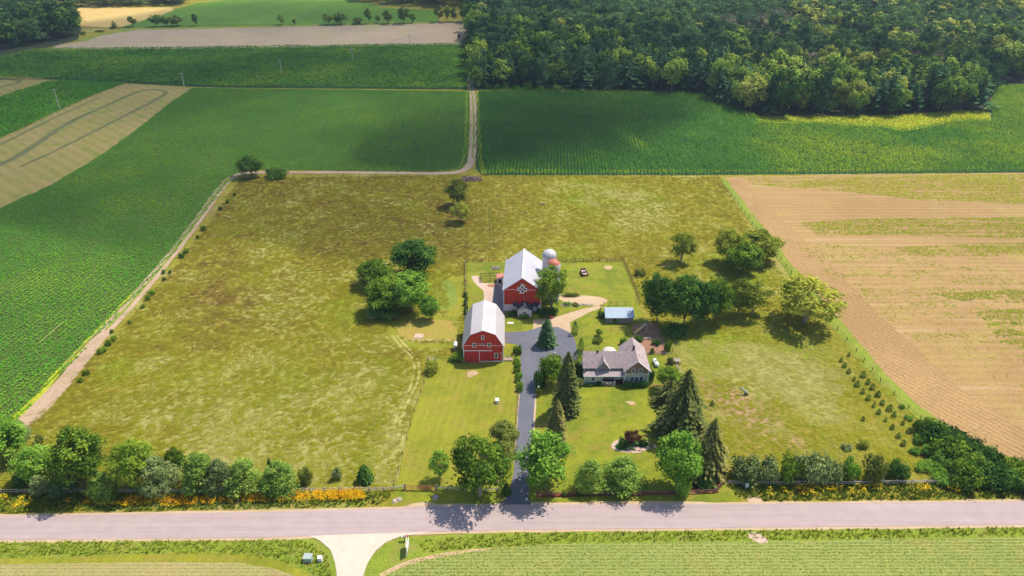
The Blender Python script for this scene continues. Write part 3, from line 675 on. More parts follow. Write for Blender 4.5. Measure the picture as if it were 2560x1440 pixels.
# raised grassy island west of the barns
sheet('weedy_island', [(994, 812), (1040, 798), (1130, 800), (1142, 822), (1140, 850), (1050, 850), (1010, 848), (996, 832)], groundmat('dry_weeds', (.30, .22, .045, 1), (.24, .235, .03, 1), (.33, .20, .06, 1), big=.12, mid=.7, fine=2.5, finevar=.35, bump=.8), 2, jit=.5, sm=1)
sheet('nettle_patch', [(1098, 700), (1140, 708), (1142, 765), (1110, 775), (1085, 760), (1085, 720)], groundmat('nettles', (.14, .19, .022, 1), (.18, .23, .035, 1), None, big=.1, mid=.8, fine=3, finevar=.35, bump=1), 2, jit=.6, sm=1)
sheet('dirt_strip', ribbon([(1030, 849), (1090, 852), (1138, 851)], 1.0), M_drysoil, 3, jit=.3, world=True)
# driveway, gravel, concrete
DRV = [(1243, 1266), (1262, 1250), (1276, 1230), (1284, 1180), (1290, 1100), (1298, 1000), (1303, 940), (1302, 905), (1300, 876), (1293, 862), (1262, 858), (1262, 831), (1310, 829), (1335, 823), (1348, 818), (1395, 818), (1425, 832), (1437, 848), (1443, 880), (1444, 900), (1420, 905), (1395, 910), (1370, 918), (1352, 935), (1345, 960), (1337, 1000), (1333, 1060), (1328, 1150), (1322, 1215), (1322, 1245), (1330, 1266)]
sheet('gravel_apron', [(1333, 800), (1372, 798), (1460, 772), (1500, 765), (1506, 769), (1470, 782), (1425, 806), (1428, 830), (1400, 842), (1345, 842), (1333, 826)], M_sand, 5, jit=.3)
sheet('gravel_apron', [(1395, 730), (1420, 735), (1470, 740), (1505, 744), (1520, 751), (1500, 766), (1470, 765), (1440, 762), (1395, 750)], M_sand, 6, jit=.5, sm=1)
sheet('driveway', DRV, M_asph, 7, jit=.12)
sheet('concrete_yard', [(1234, 718), (1262, 716), (1262, 792), (1226, 792)], M_conc, 6, jit=.05)
M_bright = groundmat('pale_earth', (.44, .31, .25, 1), (.52, .38, .31, 1), None, big=.1, mid=.8, fine=4, finevar=.2)
sheet('pale_earth', [(1177, 690), (1197, 688), (1200, 702), (1212, 710), (1256, 706), (1256, 718), (1238, 720), (1232, 740), (1228, 790), (1216, 765), (1207, 745), (1212, 728), (1196, 716), (1184, 704)], M_bright, 5, jit=.5, sm=1, step=.6)
sheet('muddy_patch', [(1214, 713), (1238, 710), (1250, 716), (1225, 720)], M_soilbrown, 6, jit=.4, sm=1, step=.5)
for pts in ([(1337, 985), (1335, 1040), (1330, 1110)], [(1299, 985), (1295, 1060), (1288, 1160)]):
    sheet('driveway_edging', ribbon(pts, .75), M_sand, 6, jit=.2, world=True)
# road
ROADT = [(-300, 1300), (0, 1291), (320, 1286), (640, 1281), (960, 1273), (1100, 1266), (1280, 1262), (1600, 1262), (1920, 1260), (2560, 1254), (2900, 1252)]
ROADB = [(2900, 1308), (2560, 1312), (1920, 1319), (1280, 1325), (1000, 1332), (640, 1345), (0, 1350), (-300, 1352)]
R1 = [G(*q) for q in ROADT]; R2 = [G(*q) for q in ROADB]
def ext(p, q, d): v = Vector(q)-Vector(p); v.normalize(); r = Vector(q)+v*d; return (r.x, r.y)
R1 = [ext(R1[1], R1[0], 900)]+R1+[ext(R1[-2], R1[-1], 900)]; R2 = [ext(R2[1], R2[0], 900)]+R2+[ext(R2[-2], R2[-1], 900)]
sheet('road_shoulder', [(x, y-.7) for x, y in R2[::-1]]+[(x, y+.55) for x, y in R1[::-1]], M_sand, 5, jit=.25, world=True, step=1.0)
sheet('road', R1+R2, M_road, 8, jit=.07, world=True)
sheet('gravel_pulloff', [(1005, 1268), (1040, 1257), (1075, 1255), (1100, 1262), (1120, 1270)], M_sand, 7, jit=.3, sm=1, step=.7)
sheet('gravel_pulloff', [(1325, 1255), (1400, 1256), (1600, 1254), (1750, 1255), (1860, 1260), (1860, 1270), (1330, 1270)], M_sand, 7, jit=.3, step=.7)
sheet('gravel_pulloff', [(1866, 1240), (1895, 1238), (1908, 1250), (1900, 1262), (1868, 1262)], M_sand, 7, jit=.4, sm=1, step=.6)
sheet('gravel_road', [(762, 1335), (800, 1352), (826, 1376), (838, 1410), (840, 1440), (836, 1500), (910, 1500), (908, 1440), (918, 1410), (938, 1378), (965, 1356), (1000, 1342), (1080, 1330)], M_limestone, 7, jit=.2, step=.8)
# south side of the road
M_seed = groundmat('seedling_field', (.30, .245, .10, 1), (.25, .24, .07, 1), (.28, .22, .09, 1), big=.06, mid=.5, fine=3, rows=math.pi/2, rowamt=.10, rowgap=.76, finevar=.3)
M_seed2 = groundmat('sprouting_field', (.19, .225, .055, 1), (.23, .25, .06, 1), (.24, .235, .06, 1), big=.05, mid=.5, fine=3, rows=math.pi/2, rowamt=.10, rowgap=.76, finevar=.35)
SW = [(-300, 1350), (760, 1342), (800, 1354), (826, 1378), (838, 1410), (842, 1560), (-300, 1560)]
SE = [(905, 1560), (908, 1440), (918, 1410), (938, 1380), (968, 1358), (1005, 1344), (1280, 1328), (2900, 1310), (2900, 1560)]
sheet('verge', SW, M_verge, 3, jit=.2); sheet('verge', SE, M_verge, 3, jit=.2)
SWF = [(-300, 1402), (0, 1397), (300, 1388), (520, 1382), (620, 1386), (700, 1402), (760, 1425), (790, 1455), (800, 1560), (-300, 1560)]
SEF = [(945, 1560), (960, 1440), (1010, 1412), (1070, 1392), (1200, 1374), (1400, 1360), (1900, 1354), (2560, 1344), (2900, 1342), (2900, 1560)]
sheet('mown_strip', SWF, M_lawn, 4, jit=.2)
sheet('seedling_field', [(-300, 1418), (0, 1412), (400, 1405), (600, 1408), (680, 1420), (740, 1440), (770, 1470), (780, 1560), (-300, 1560)], M_seed, 5, jit=.2)
sheet('sprouting_field', SEF, M_seed2, 5, jit=.2)
sheet('dirt_strip', ribbon([(950, 1440), (1010, 1410), (1080, 1390), (1240, 1371)], [1.2, 1.1, .9, .1]), M_drysoil, 6, jit=.3, world=True)
sheet('dirt_strip', [(1868, 1335), (1885, 1328), (1915, 1345), (1920, 1360), (1900, 1362), (1870, 1345)], M_bright, 6, jit=.5, sm=1, step=.5)
# ---------------------------------------------------------------- crops as plants
def crop(name, poly_px, ang, gap, along, tm, hscale, mat, lift=.02, drop=.05, tf=None, world=False, excl=None):
    poly = poly_px if world else [G(*q) for q in poly_px]
    X, Y = rowpoints(poly, ang, gap, along, .12, drop)
    if excl: kx = ~inpoly(X, Y, [G(*q) for q in excl]); X, Y = X[kx], Y[kx]
    n = len(X)
    t = .42+.8*(fbm(X, Y, 30, 77)-.5)+.25*(fbm(X, Y, 5, 78)-.5)+RNG.normal(0, .05, n)
    if tf is not None: t = t+tf(X, Y)
    s = RNG.uniform(.8, 1.15, n); pos = np.stack([X, Y, gz(X, Y)+lift], -1); scl = np.stack([s*hscale[0], s*hscale[1]*(.75+.5*fbm(X, Y, 12, 5))], -1)
    return merge(name, tm, pos, scl, RNG.uniform(0, 6.28, n), t, mat)
cornt = [leafy(7, .34, .8, 1.9, .52, s) for s in range(5)]
ML['corn'] = leafmat('leaf_corn', [(.030, .115, .016, 1), (.090, .225, .022, 1), (.27, .36, .022, 1)], .15, up=.6)
ML['cornlit'] = ML['corn']
ML['soy'] = leafmat('leaf_soy', [(.045, .170, .018, 1), (.075, .250, .020, 1), (.185, .350, .022, 1)], .1, up=.65)
ML['sprout'] = leafmat('leaf_sprout', [(.10, .15, .02, 1), (.17, .235, .03, 1), (.26, .32, .05, 1)], .1, up=.7)
def edge_and_sun_tint(X, Y):    # southern edge short and yellower; sunlit strip and right end painted into tint
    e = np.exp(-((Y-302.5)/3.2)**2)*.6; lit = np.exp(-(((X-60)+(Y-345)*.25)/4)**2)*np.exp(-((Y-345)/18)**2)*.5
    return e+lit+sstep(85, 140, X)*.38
crop('corn_plants', RC, math.pi/2-.05, 1.5, .62, cornt, (1.0, 1.0), ML['corn'], tf=edge_and_sun_tint, excl=[(1880, 289), (2200, 288), (2460, 274), (2482, 284), (2478, 301), (2380, 305), (2330, 317), (2260, 329), (2200, 317), (2050, 309), (1900, 307)])
crop('corn_plants', FCORN, .03, 1.7, 1.5, [leafy(7, .95, 1.3, 1.8, .85, s) for s in range(4)], (1, 1), ML['corn'], drop=.02)
_a, _b = G(132, 1000), G(598, 560)
crop('soy_plants', SOY, math.atan2(_b[1]-_a[1], _b[0]-_a[0]), 1.6, .62, [leafy(8, .50, .28, .48, .40, s) for s in range(5)], (1, 1), ML['soy'], drop=.03)
crop('soy_plants', GT, math.radians(50), 1.3, 1.1, [leafy(6, .6, .25, .7, .7, s) for s in range(4)], (1, 1.2), ML['soy'], drop=.03)
crop('crop_plants', SEF, .0, .76, .42, [leafy(4, .20, .1, .28, .20, s) for s in range(4)], (1, 1), ML['sprout'], drop=.28)
crop('crop_plants', [(-300, 1418), (0, 1412), (400, 1405), (600, 1408), (680, 1420), (740, 1440), (770, 1470), (780, 1560), (-300, 1560)], .0, .76, .7, [leafy(3, .12, .05, .18, .14, s) for s in range(4)], (1, 1), ML['soy'], drop=.45)
for k_, (pts, w_) in enumerate((([(150, 930), (215, 862), (250, 826)], .28), ([(100, 862), (160, 808)], .25), ([(978, 345), (975, 362), (974, 372)], .6), ([(1038, 348), (1041, 372), (1046, 382)], .6), ([(1010, 300), (1004, 330)], .45), ([(1100, 268), (1092, 290), (1088, 315)], .4), ([(1000, 250), (975, 330)], .35), ([(760, 258), (742, 300)], .35), ([(900, 262), (880, 320)], .35), ([(1130, 290), (1120, 350)], .35), ([(820, 300), (800, 350)], .3))):
    o_ = sheet('bare_row', ribbon(pts, w_), M_trk2 if k_ < 2 else M_corn, 5, jit=.2, world=True, step=.8); o_.location.z = .50
# ---------------------------------------------------------------- grass tufts
ML['grass'] = leafmat('grass_blades', [(.155, .100, .030, 1), (.170, .190, .025, 1), (.340, .340, .120, 1)], .1, up=.9)
def graded():
    t = ML['grass'].node_tree; r = [n for n in t.nodes if n.type == 'VALTORGB'][0].color_ramp
    for e in list(r.elements)[1:-1]: r.elements.remove(e)
    r.elements[0].position = 0; r.elements[0].color = (.150, .095, .030, 1); r.elements[-1].position = 1; r.elements[-1].color = (.340, .310, .095, 1)
    for p, c in ((.20, (.220, .178, .024, 1)), (.40, (.225, .212, .016, 1)), (.58, (.235, .242, .016, 1)), (.75, (.270, .265, .045, 1))):
        e = r.elements.new(p); e.color = c
graded()
def grass(name, poly, dens, tm, tf, hs=1.0, mat=None, lean=(-.5, -.25), zz=.02, flow=False):
    a = np.array(poly); lo = a.min(0); hi = a.max(0); n = int((hi[0]-lo[0])*(hi[1]-lo[1])*dens)
    X = RNG.uniform(lo[0], hi[0], n); Y = RNG.uniform(lo[1], hi[1], n); k = inpoly(X, Y, poly)
    if flow:
        for e_ in EXC: k &= ~inpoly(X, Y, e_)
    X, Y = X[k], Y[k]; n = len(X)
    t, hh = tf(X, Y); pos = np.stack([X, Y, np.full(n, zz)], -1); s = RNG.uniform(.7, 1.25, n)
    return merge(name, tm, pos, np.stack([s, s*hh*hs], -1), (flowang(X, Y)+RNG.normal(0, .25, n)) if flow else RNG.uniform(0, 6.28, n), t, mat or ML['grass'], lean=None if flow else lean)
def laid(n, L, w, h, rs):
    r = np.random.default_rng(rs); V = []; Fc = []
    for i in range(n):
        x0 = r.uniform(-.7, .3); y0 = r.normal(0, .38); a = r.normal(0, .30); l_ = L*r.uniform(.6, 1.2); c, s_ = math.cos(a), math.sin(a); o = len(V); ww = w*r.uniform(.6, 1.2)
        V += [(x0+s_*ww/2, y0-c*ww/2, .03), (x0-s_*ww/2, y0+c*ww/2, .03), (x0+c*l_, y0+s_*l_, h*r.uniform(.4, 1))]; Fc.append((o, o+1, o+2))
    return np.array(V), np.array(Fc)
gt = [tuft(6, .5, .55, .26, s) for s in range(6)]; gl = [laid(7, 1.2, .17, .26, s) for s in range(6)]
def flowang(X, Y): return -2.3+3.4*(fbm(X, Y, 26, 131, 3)-.5)+2.2*(fbm(X, Y, 7, 133, 2)-.5)
def past(X, Y):
    br, lu, pa = pasture_fields(X, Y); t = .40+.18*lu-.30*br+.38*pa*(1-br)+.45*(fbm(X, Y, 3.0, 171, 2)-.5)+RNG.normal(0, .06, len(X))
    return np.clip(t, 0, 1), .7+.7*fbm(X, Y, 6, 61)
grass('pasture_grass', WP, 1.5, gl, past, flow=True)
grass('pasture_grass', NP, 1.1, gl, past, .8, flow=True)
grass('pasture_grass', EP, 1.2, gl, past, .6, flow=True)
ML['verge'] = leafmat('verge_blades', [(.085, .130, .018, 1), (.170, .235, .022, 1), (.290, .330, .035, 1)], .1, up=.8)
def verge(X, Y): return np.clip(.5+.5*(fbm(X, Y, 5, 71)-.5)+RNG.normal(0, .1, len(X)), 0, 1), .8+.8*fbm(X, Y, 3, 62)
grass('verge_grass', [G(*q) for q in [(-60, 1356), (740, 1350), (790, 1362), (818, 1388), (828, 1440), (795, 1440), (750, 1415), (690, 1398), (600, 1383), (300, 1384), (-60, 1396)]], 4, gt, verge, .6, ML['verge'], lean=(-.2, -.1))
grass('verge_grass', [G(*q) for q in [(1050, 1350), (1280, 1334), (2620, 1318), (2620, 1338), (1900, 1350), (1400, 1356), (1200, 1368), (1060, 1380)]], 4, gt, verge, .6, ML['verge'], lean=(-.2, -.1))
grass('verge_grass', [G(*q) for q in [(-60, 1235), (980, 1232), (960, 1262), (500, 1274), (-60, 1283)]], 4, gt, verge, 1.1, ML['verge'], lean=(-.2, -.1))
grass('verge_grass', [G(*q) for q in [(1830, 1212), (2620, 1208), (2620, 1244), (1910, 1252), (1840, 1240)]], 4, gt, verge, 1.1, ML['verge'], lean=(-.2, -.1))
ML['weed'] = leafmat('weed_leaves', [(.18, .25, .012, 1), (.32, .36, .015, 1), (.46, .44, .03, 1)], .15, up=.6)
crop('weeds', [(1880, 290), (2200, 290), (2440, 277), (2478, 285), (2470, 300), (2330, 314), (2260, 326), (2200, 314), (1900, 304)], .3, 1.5, 1.5, [leafy(5, .7, .2, .9, .7, s) for s in range(3)], (1, 1), ML['weed'])
for j_, q in enumerate(([(1860, 446), (2600, 434), (2600, 512), (2300, 500), (2100, 478), (1880, 462)], [(2000, 556), (2200, 546), (2600, 542), (2600, 600), (2300, 588), (2040, 588)], [(2230, 620), (2400, 610), (2620, 606), (2620, 640), (2320, 644)], [(2330, 735), (2600, 718), (2600, 760), (2400, 752)], [(2440, 780), (2600, 765), (2600, 880), (2500, 855)], [(1960, 600), (2600, 660), (2600, 1000), (2300, 860), (2080, 700)])):
    P_ = [G(*a) for a in q]; a_ = np.array(P_); lo = a_.min(0); hi = a_.max(0); dn = 6.5 if j_ < 5 else 2.5; n = int((hi[0]-lo[0])*(hi[1]-lo[1])*dn); X = RNG.uniform(lo[0], hi[0], n); Y = RNG.uniform(lo[1], hi[1], n)
    ff = .6*fbm(X*.06, Y*.55, 1.0, 301, 3)+.4*fbm(X, Y, 1.5, 303, 3); cen = .5*(lo+hi); edge = 1-np.maximum(np.abs(X-cen[0])/(hi[0]-cen[0]), np.abs(Y-cen[1])/(hi[1]-cen[1]))
    k = inpoly(X, Y, P_) & (ff > (.45 if j_ < 5 else .59)-.02+RNG.normal(0, .05, n)) & (edge+RNG.normal(0, .05, n) > .0); X, Y = X[k], Y[k]; n = len(X); s_ = RNG.uniform(.6, 1.2, n)
    merge('field_weeds', [leafy(4, .28, .03, .14, .26, s) for s in range(3)], np.stack([X, Y, np.full(n, .03)], -1), np.stack([s_, s_], -1), RNG.uniform(0, 6.28, n), np.clip(RNG.normal(.45, .2, n), 0, 1), ML['weed'])
# wild flowers: coneflower strips by the road
def flow(X, Y): return np.clip(RNG.normal(.55, .25, len(X)), 0, 1), np.ones(len(X))
ML['petal'] = leafmat('flower_petals', [(.60, .26, .01, 1), (.78, .48, .01, 1), (.85, .68, .03, 1)], .2)
ft = [leafy(7, .45, .55, .95, .20, s) for s in range(5)]
def flowers(poly_px, dens, thr, sc):
    poly = [G(*q) for q in poly_px]; a = np.array(poly); lo = a.min(0); hi = a.max(0); n = int((hi[0]-lo[0])*(hi[1]-lo[1])*dens)
    X = RNG.uniform(lo[0], hi[0], n); Y = RNG.uniform(lo[1], hi[1], n); k = inpoly(X, Y, poly) & (fbm(X, Y, sc, 88) > thr); X, Y = X[k], Y[k]; n = len(X)
    s = RNG.uniform(.8, 1.2, n); o = merge('wild_flowers', ft, np.stack([X, Y, np.zeros(n)], -1), np.stack([s, s], -1), RNG.uniform(0, 6.28, n), np.clip(RNG.normal(.45, .25, n)+.4*(fbm(X, Y, 4, 12)-.5), 0, 1), ML['petal'])
flowers([(110, 1238), (350, 1243), (700, 1240), (905, 1226), (915, 1248), (820, 1254), (520, 1262), (380, 1272), (280, 1268), (130, 1256)], 6, .40, 4)
flowers([(720, 1230), (900, 1226), (912, 1254), (740, 1254)], 5, .30, 4)
flowers([(-40, 1240), (110, 1250), (110, 1272), (-40, 1270)], 3.0, .50, 3)
flowers([(1920, 1218), (2380, 1214), (2420, 1232), (2100, 1240), (1920, 1246)], 3.0, .50, 2.5)
# ================================================================== BUILDINGS
def siding(name, c, gap=.25, axis='X', amt=.25, var=.15, rough=.75):
    t = NT(name); v = t.coord('Object'); w = t.n('ShaderNodeTexWave', wave_type='BANDS', bands_direction=axis, wave_profile='SAW'); t.l(v, w.inputs[0])
    w.inputs['Scale'].default_value = 2*math.pi/gap/20
    n = t.noise(v, 1.4, 5, .65); vs = t.coord('Object', (3, 3, .3)); n2 = t.noise(vs, 1.5, 4)
    col = t.mix(1.0, c, t.ramp(n, [(.3, gray(1-var)), (.7, gray(1+var))]), 'MULTIPLY'); col = t.mix(1.0, col, t.ramp(n2, [(.3, gray(1-var*.7)), (.7, gray(1+var*.7))]), 'MULTIPLY')
    col = t.mix(amt, col, t.ramp(w.outputs['Fac'], [(0, gray(.35)), (.15, gray(1))]), 'MULTIPLY'); t.base(col)
    t.bump(w.outputs['Fac'], .5, .04); t.b.inputs['Roughness'].default_value = rough; return t.m
def shingles(name, c, c2, sc=3.2):
    t = NT(name); v = t.coord('Object'); br = t.n('ShaderNodeTexVoronoi'); br.inputs['Scale'].default_value = sc; t.l(v, br.inputs['Vector'])
    n = t.noise(v, 6, 3, .8); n2 = t.noise(v, .6, 3)
    col = t.mix(br.outputs['Color'], c, c2); q = t.n('ShaderNodeSeparateColor'); t.l(br.outputs['Color'], q.inputs[0]); col = t.mix(q.outputs[0], c, c2)
    col = t.mix(1.0, col, t.ramp(n, [(.3, gray(.85)), (.7, gray(1.15))]), 'MULTIPLY'); col = t.mix(1.0, col, t.ramp(n2, [(.3, gray(.92)), (.7, gray(1.08))]), 'MULTIPLY')
    t.base(col); t.bump(n, .4, .04); return t.m
def metalroof(name, c, gap=.6, axis='X', dirt=(.45, .42, .42, 1), damt=.5):
    t = NT(name); v = t.coord('Object'); w = t.n('ShaderNodeTexWave', wave_type='BANDS', bands_direction=axis); t.l(v, w.inputs[0]); w.inputs['Scale'].default_value = 2*math.pi/gap/20
    n = t.noise(v, 2.2, 6, .8, .5); n2 = t.noise(t.coord('Object', (.3, .3, .3)), 1, 3)
    col = t.mix(t.math('MULTIPLY', t.ramp(n, [(.58, gray(0)), (.72, gray(1))]), damt), c, dirt); col = t.mix(1.0, col, t.ramp(n2, [(.3, gray(.93)), (.7, gray(1.05))]), 'MULTIPLY')
    col = t.mix(.3, col, t.ramp(w.outputs['Fac'], [(.0, gray(.75)), (.3, gray(1))]), 'MULTIPLY')
    t.base(col); t.bump(w.outputs['Fac'], .5, .03); t.b.inputs['Roughness'].default_value = .5; return t.m
M_red = siding('red_boards', (.54, .050, .026, 1), .3); M_red2 = siding('red_metal_siding', (.54, .042, .028, 1), .45, amt=.3)
M_reddoor = siding('red_door_boards', (.54, .036, .036, 1), .4, amt=.3)
M_white = plain('white_paint', (.85, .84, .83, 1), .6, 0, .05); M_whitewall = plain('whitewashed_stone', (.78, .77, .78, 1), .9, 0, .12, 2)
M_roofA = metalroof('barn_roof_metal', (.42, .41, .46, 1), .5, 'Y', (.24, .22, .26, 1), .6); M_roofB = metalroof('pale_roof_metal', (.44, .40, .41, 1), .9, 'Y', (.33, .29, .31, 1), .35)
M_roofblue = metalroof('blue_grey_roof_metal', (.34, .42, .52, 1), .45, 'X', (.30, .34, .40, 1), .3)
M_shing = shingles('pinkish_shingles', (.40, .31, .30, 1), (.27, .22, .23, 1)); M_shingd = shingles('dark_shingles', (.075, .08, .10, 1), (.045, .05, .065, 1))
M_sage = siding('sage_clapboard', (.52, .54, .45, 1), .16, 'Z', .25, .05); M_brown = shingles('brown_wall_shingles', (.36, .22, .15, 1), (.27, .155, .105, 1), 5)
M_glass = NT('window_glass'); M_glass.base((.018, .022, .028, 1)); M_glass.b.inputs['Roughness'].default_value = .12; M_glass = M_glass.m
M_wood = plain('weathered_wood', (.32, .27, .22, 1), .9, 0, .3, 4); M_wooddk = plain('dark_wood', (.085, .06, .045, 1), .9, 0, .3, 4); M_rust = plain('rusty_steel', (.40, .14, .06, 1), .8, 0, .35, 5)
M_dark = plain('dark_parts_and_hollow_shade', (.02, .018, .018, 1), .9); M_steel = plain('galvanised_steel', (.50, .50, .50, 1), .45, .5, .1); M_stone = plain('fieldstone', (.30, .27, .24, 1), .95, 0, .4, 6)  # M_dark: near-black for dark parts, and for shade painted into hollows
M_boardg = siding('grey_shed_boards', (.24, .215, .20, 1), .2, 'Z', .5, .3); M_grey = plain('grey_metal', (.28, .32, .30, 1), .6); M_green = plain('green_metal', (.16, .24, .19, 1), .6)
M_tank = plain('white_tank_enamel', (.80, .80, .78, 1), .35, 0, .04); M_yel = plain('yellow_plastic', (.62, .42, .14, 1), .5); M_redp = plain('red_plastic', (.45, .03, .03, 1), .5)
M_cream = plain('cream_canvas', (.50, .46, .42, 1), .8, 0, .05); M_orange = plain('orange_paint', (.70, .28, .10, 1), .7); M_dkred = plain('maroon_paint', (.10, .015, .015, 1), .7)
M_purple = plain('faded_sign', (.30, .12, .17, 1), .8, 0, .4, 8); M_blue = plain('blue_bunting', (.05, .05, .25, 1), .8); M_redf = plain('red_bunting', (.5, .03, .05, 1), .8)
def window(parent, x, z, w, h, y, t=.12, mull=True, name='window', fy=-1):
    """window on a wall facing -Y at plane y"""
    m = MB(); d = .07
    a, b = (y-d, y+.02)
    m.box(x-w/2, x-w/2+t, a, b, z, z+h); m.box(x+w/2-t, x+w/2, a, b, z, z+h); m.box(x-w/2+t, x+w/2-t, a, b, z+h-t, z+h); m.box(x-w/2+t, x+w/2-t, a-.02, b, z, z+t)
    if mull: m.box(x-w/2+t, x+w/2-t, a+.02, b, z+h/2-.035, z+h/2+.035)
    f = m.build(name, M_white, parent)
    MB().box(x-w/2+t, x+w/2-t, y-.03, y+.01, z+t, z+h-t).build('pane', M_glass, f)
    return f
def gable_roof_y(m, x0, x1, y0, y1, ze, zr, th=.16, xr=None):     # ridge along Y
    xr = (x0+x1)/2 if xr is None else xr
    m.slab([(x0, y0, ze), (xr, y0, zr), (xr, y1, zr), (x0, y1, ze)], th); m.slab([(xr, y0, zr), (x1, y0, ze), (x1, y1, ze), (xr, y1, zr)], th)
# ---------------------------------------------------------------- big bank barn
bx, by_ = G(1305.5, 778)
barn = empty('barn', (bx, by_, 0), math.radians(-2.4), 'big red gable barn with star quilt on its front and grey white metal roof', 'barn')
HW, EV, RG, LEN = 5.4, 7.3, 11.1, 18.6
MB().prism_y([(-HW, 2.2), (HW, 2.2), (HW, EV), (0, RG-.12), (-HW, EV)], 0, LEN).build('wall', M_red, barn)
MB().box(-HW+.03, HW-.03, .03, LEN-.03, 0, 2.2).build('foundation_wall', M_whitewall, barn)
m = MB(); gable_roof_y(m, -HW-.45, HW+.45, -.45, LEN+.4, EV-.32, RG+.12); rf = m.build('roof', M_roofA, barn)
MB().box(-.18, .18, -.46, LEN+.41, RG+.10, RG+.17).build('ridge_cap', M_white, rf)
m = MB()
for s in (-1, 1): MB().box(s*HW-.1, s*HW+.1, -.06, .1, 0, EV-.15).build('corner_board', M_white, barn)
m.box(-HW+.1, HW-.1, -.045, .0, EV-.22, EV-.10); m.build('white_trim', M_white, barn)
q = MB(); qz = 7.35; qs = 1.35; qy = -.12
panel = MB().box(-qs*.98, qs*.98, -.11, -.05, qz-qs*.98, qz+qs*.98)
# star quilt: built of flat painted pieces on a board
def tri(mb, pts, dy): mb.slab([(x*qs, z*qs+qz, 0) for x, z in pts], 0) if False else mb.add([(x*qs, -.11-dy, z*qs+qz) for x, z in pts]+[(x*qs, -.10, z*qs+qz) for x, z in pts], [tuple(range(len(pts)))]+[(i, (i+1) % len(pts), (i+1) % len(pts)+len(pts), i+len(pts)) for i in range(len(pts))])
quilt = panel.build('quilt_board', M_red, barn)
wh, dk, og = MB(), MB(), MB()
oc = .38
tri(wh, [(-.45, -1), (.45, -1), (1, -.45), (1, .45), (.45, 1), (-.45, 1), (-1, .45), (-1, -.45)], .01)
for k in range(4):
    c, s = math.cos(k*math.pi/2), math.sin(k*math.pi/2); R2_ = lambda p: (p[0]*c-p[1]*s, p[0]*s+p[1]*c)
    tri(dk, [R2_(p) for p in ((0, .98), (-.26, .42), (0, .22), (.26, .42))], .025)
    tri(dk, [R2_(p) for p in ((-.4, .4), (-.4, .98), (-.68, .68))], .025); tri(dk, [R2_(p) for p in ((-1, .98), (-.42, .98), (-.70, .70))][::1], .02)
    tri(og, [R2_(p) for p in ((-1.0, .42), (-1.0, .96), (-.70, .68))], .03); tri(og, [R2_(p) for p in ((-.42, .44), (-.98, .44), (-.70, .69))], .035)
    tri(og, [R2_(p) for p in ((0, 0), (.34, .02), (.2, .30))], .03); tri(wh, [R2_(p) for p in ((0, 0), (.2, .30), (-.08, .34))], .03); tri(dk, [R2_(p) for p in ((-.3, .3), (-.08, .34), (0, 0))], .03)
wh.build('white_patch', M_white, quilt); dk.build('dark_patch', M_dkred, quilt); og.build('orange_patch', M_orange, quilt)
MB().box(-.42, .42, -.14, -.05, qz+qs+.18, qz+qs+.46).build('date_plate', M_white, barn)
MB().tube([(.6, -.12, 2.3), (.6, -.12, 5.0)], .07, 8).build('vent_pipe', plain('pinkish_pipe', (.5, .25, .22, 1)), barn)
m = MB()
for i in range(3): m.box(-3.2+i*2.6-.45+1.1, -3.2+i*2.6+.45+1.1, -.03, .05, .5, 1.6)
# entry room in front of the barn
ann = empty('entry_building', (*G(1311, 793), 0), math.radians(-1.5), 'small white entry building with dark shingle roof against the big red barn', 'shed')
MB().prism_y([(-1.95, 0), (1.95, 0), (1.95, 2.35), (0, 3.3), (-1.95, 2.35)], 0, 3.1).build('wall', siding('white_clapboard', (.72, .70, .70, 1), .18, 'Z', .25, .05), ann)
m = MB(); gable_roof_y(m, -2.35, 2.5, -.3, 3.25, 2.28, 3.5, .12); r_ = m.build('roof', M_shingd, ann)
MB().box(-.15, .15, 1.3, 1.6, 3.4, 3.75).build('vent_cap', M_white, r_)
m = MB(); m.slab([(-3.4, 1.9, 2.6), (-2.35, 1.9, 2.6), (-2.35, 3.3, 3.2), (-3.4, 3.3, 3.2)], .1); m.build('side_roof', M_shingd, ann); m = MB(); m.slab([(2.5, 1.7, 2.6), (4.0, 1.7, 2.6), (4.0, 3.3, 3.2), (2.5, 3.3, 3.2)], .1); m.build('side_roof', M_shingd, ann)
window(ann, 0, .95, 1.0, .95, 0, .1)
MB().tube([(2.05, -.1, 0), (2.05, -.1, 2.3)], .06, 6).build('downpipe', M_white, ann)
# lean-to with red roof, west of the barn
l_ = empty('lean_to_shed', (*G(1250, 708), 0), 0, 'small lean-to shed with pale red roof beside the west wall of the big barn', 'shed')
MB().box(-.9, .9, 0, 2.6, 0, 1.7).build('wall', M_white, l_)
MB().slab([(-1.1, -.2, 1.75), (1.1, -.2, 2.15), (1.1, 2.9, 2.15), (-1.1, 2.9, 1.75)], .08).build('roof', plain('faded_red_roof', (.52, .18, .16, 1), .6), l_)
MB().box(-.5, .5, -.03, .01, 0, 1.4).build('painted_opening', M_dark, l_)  # dark panel on the wall, inner shade of the doorway painted as colour
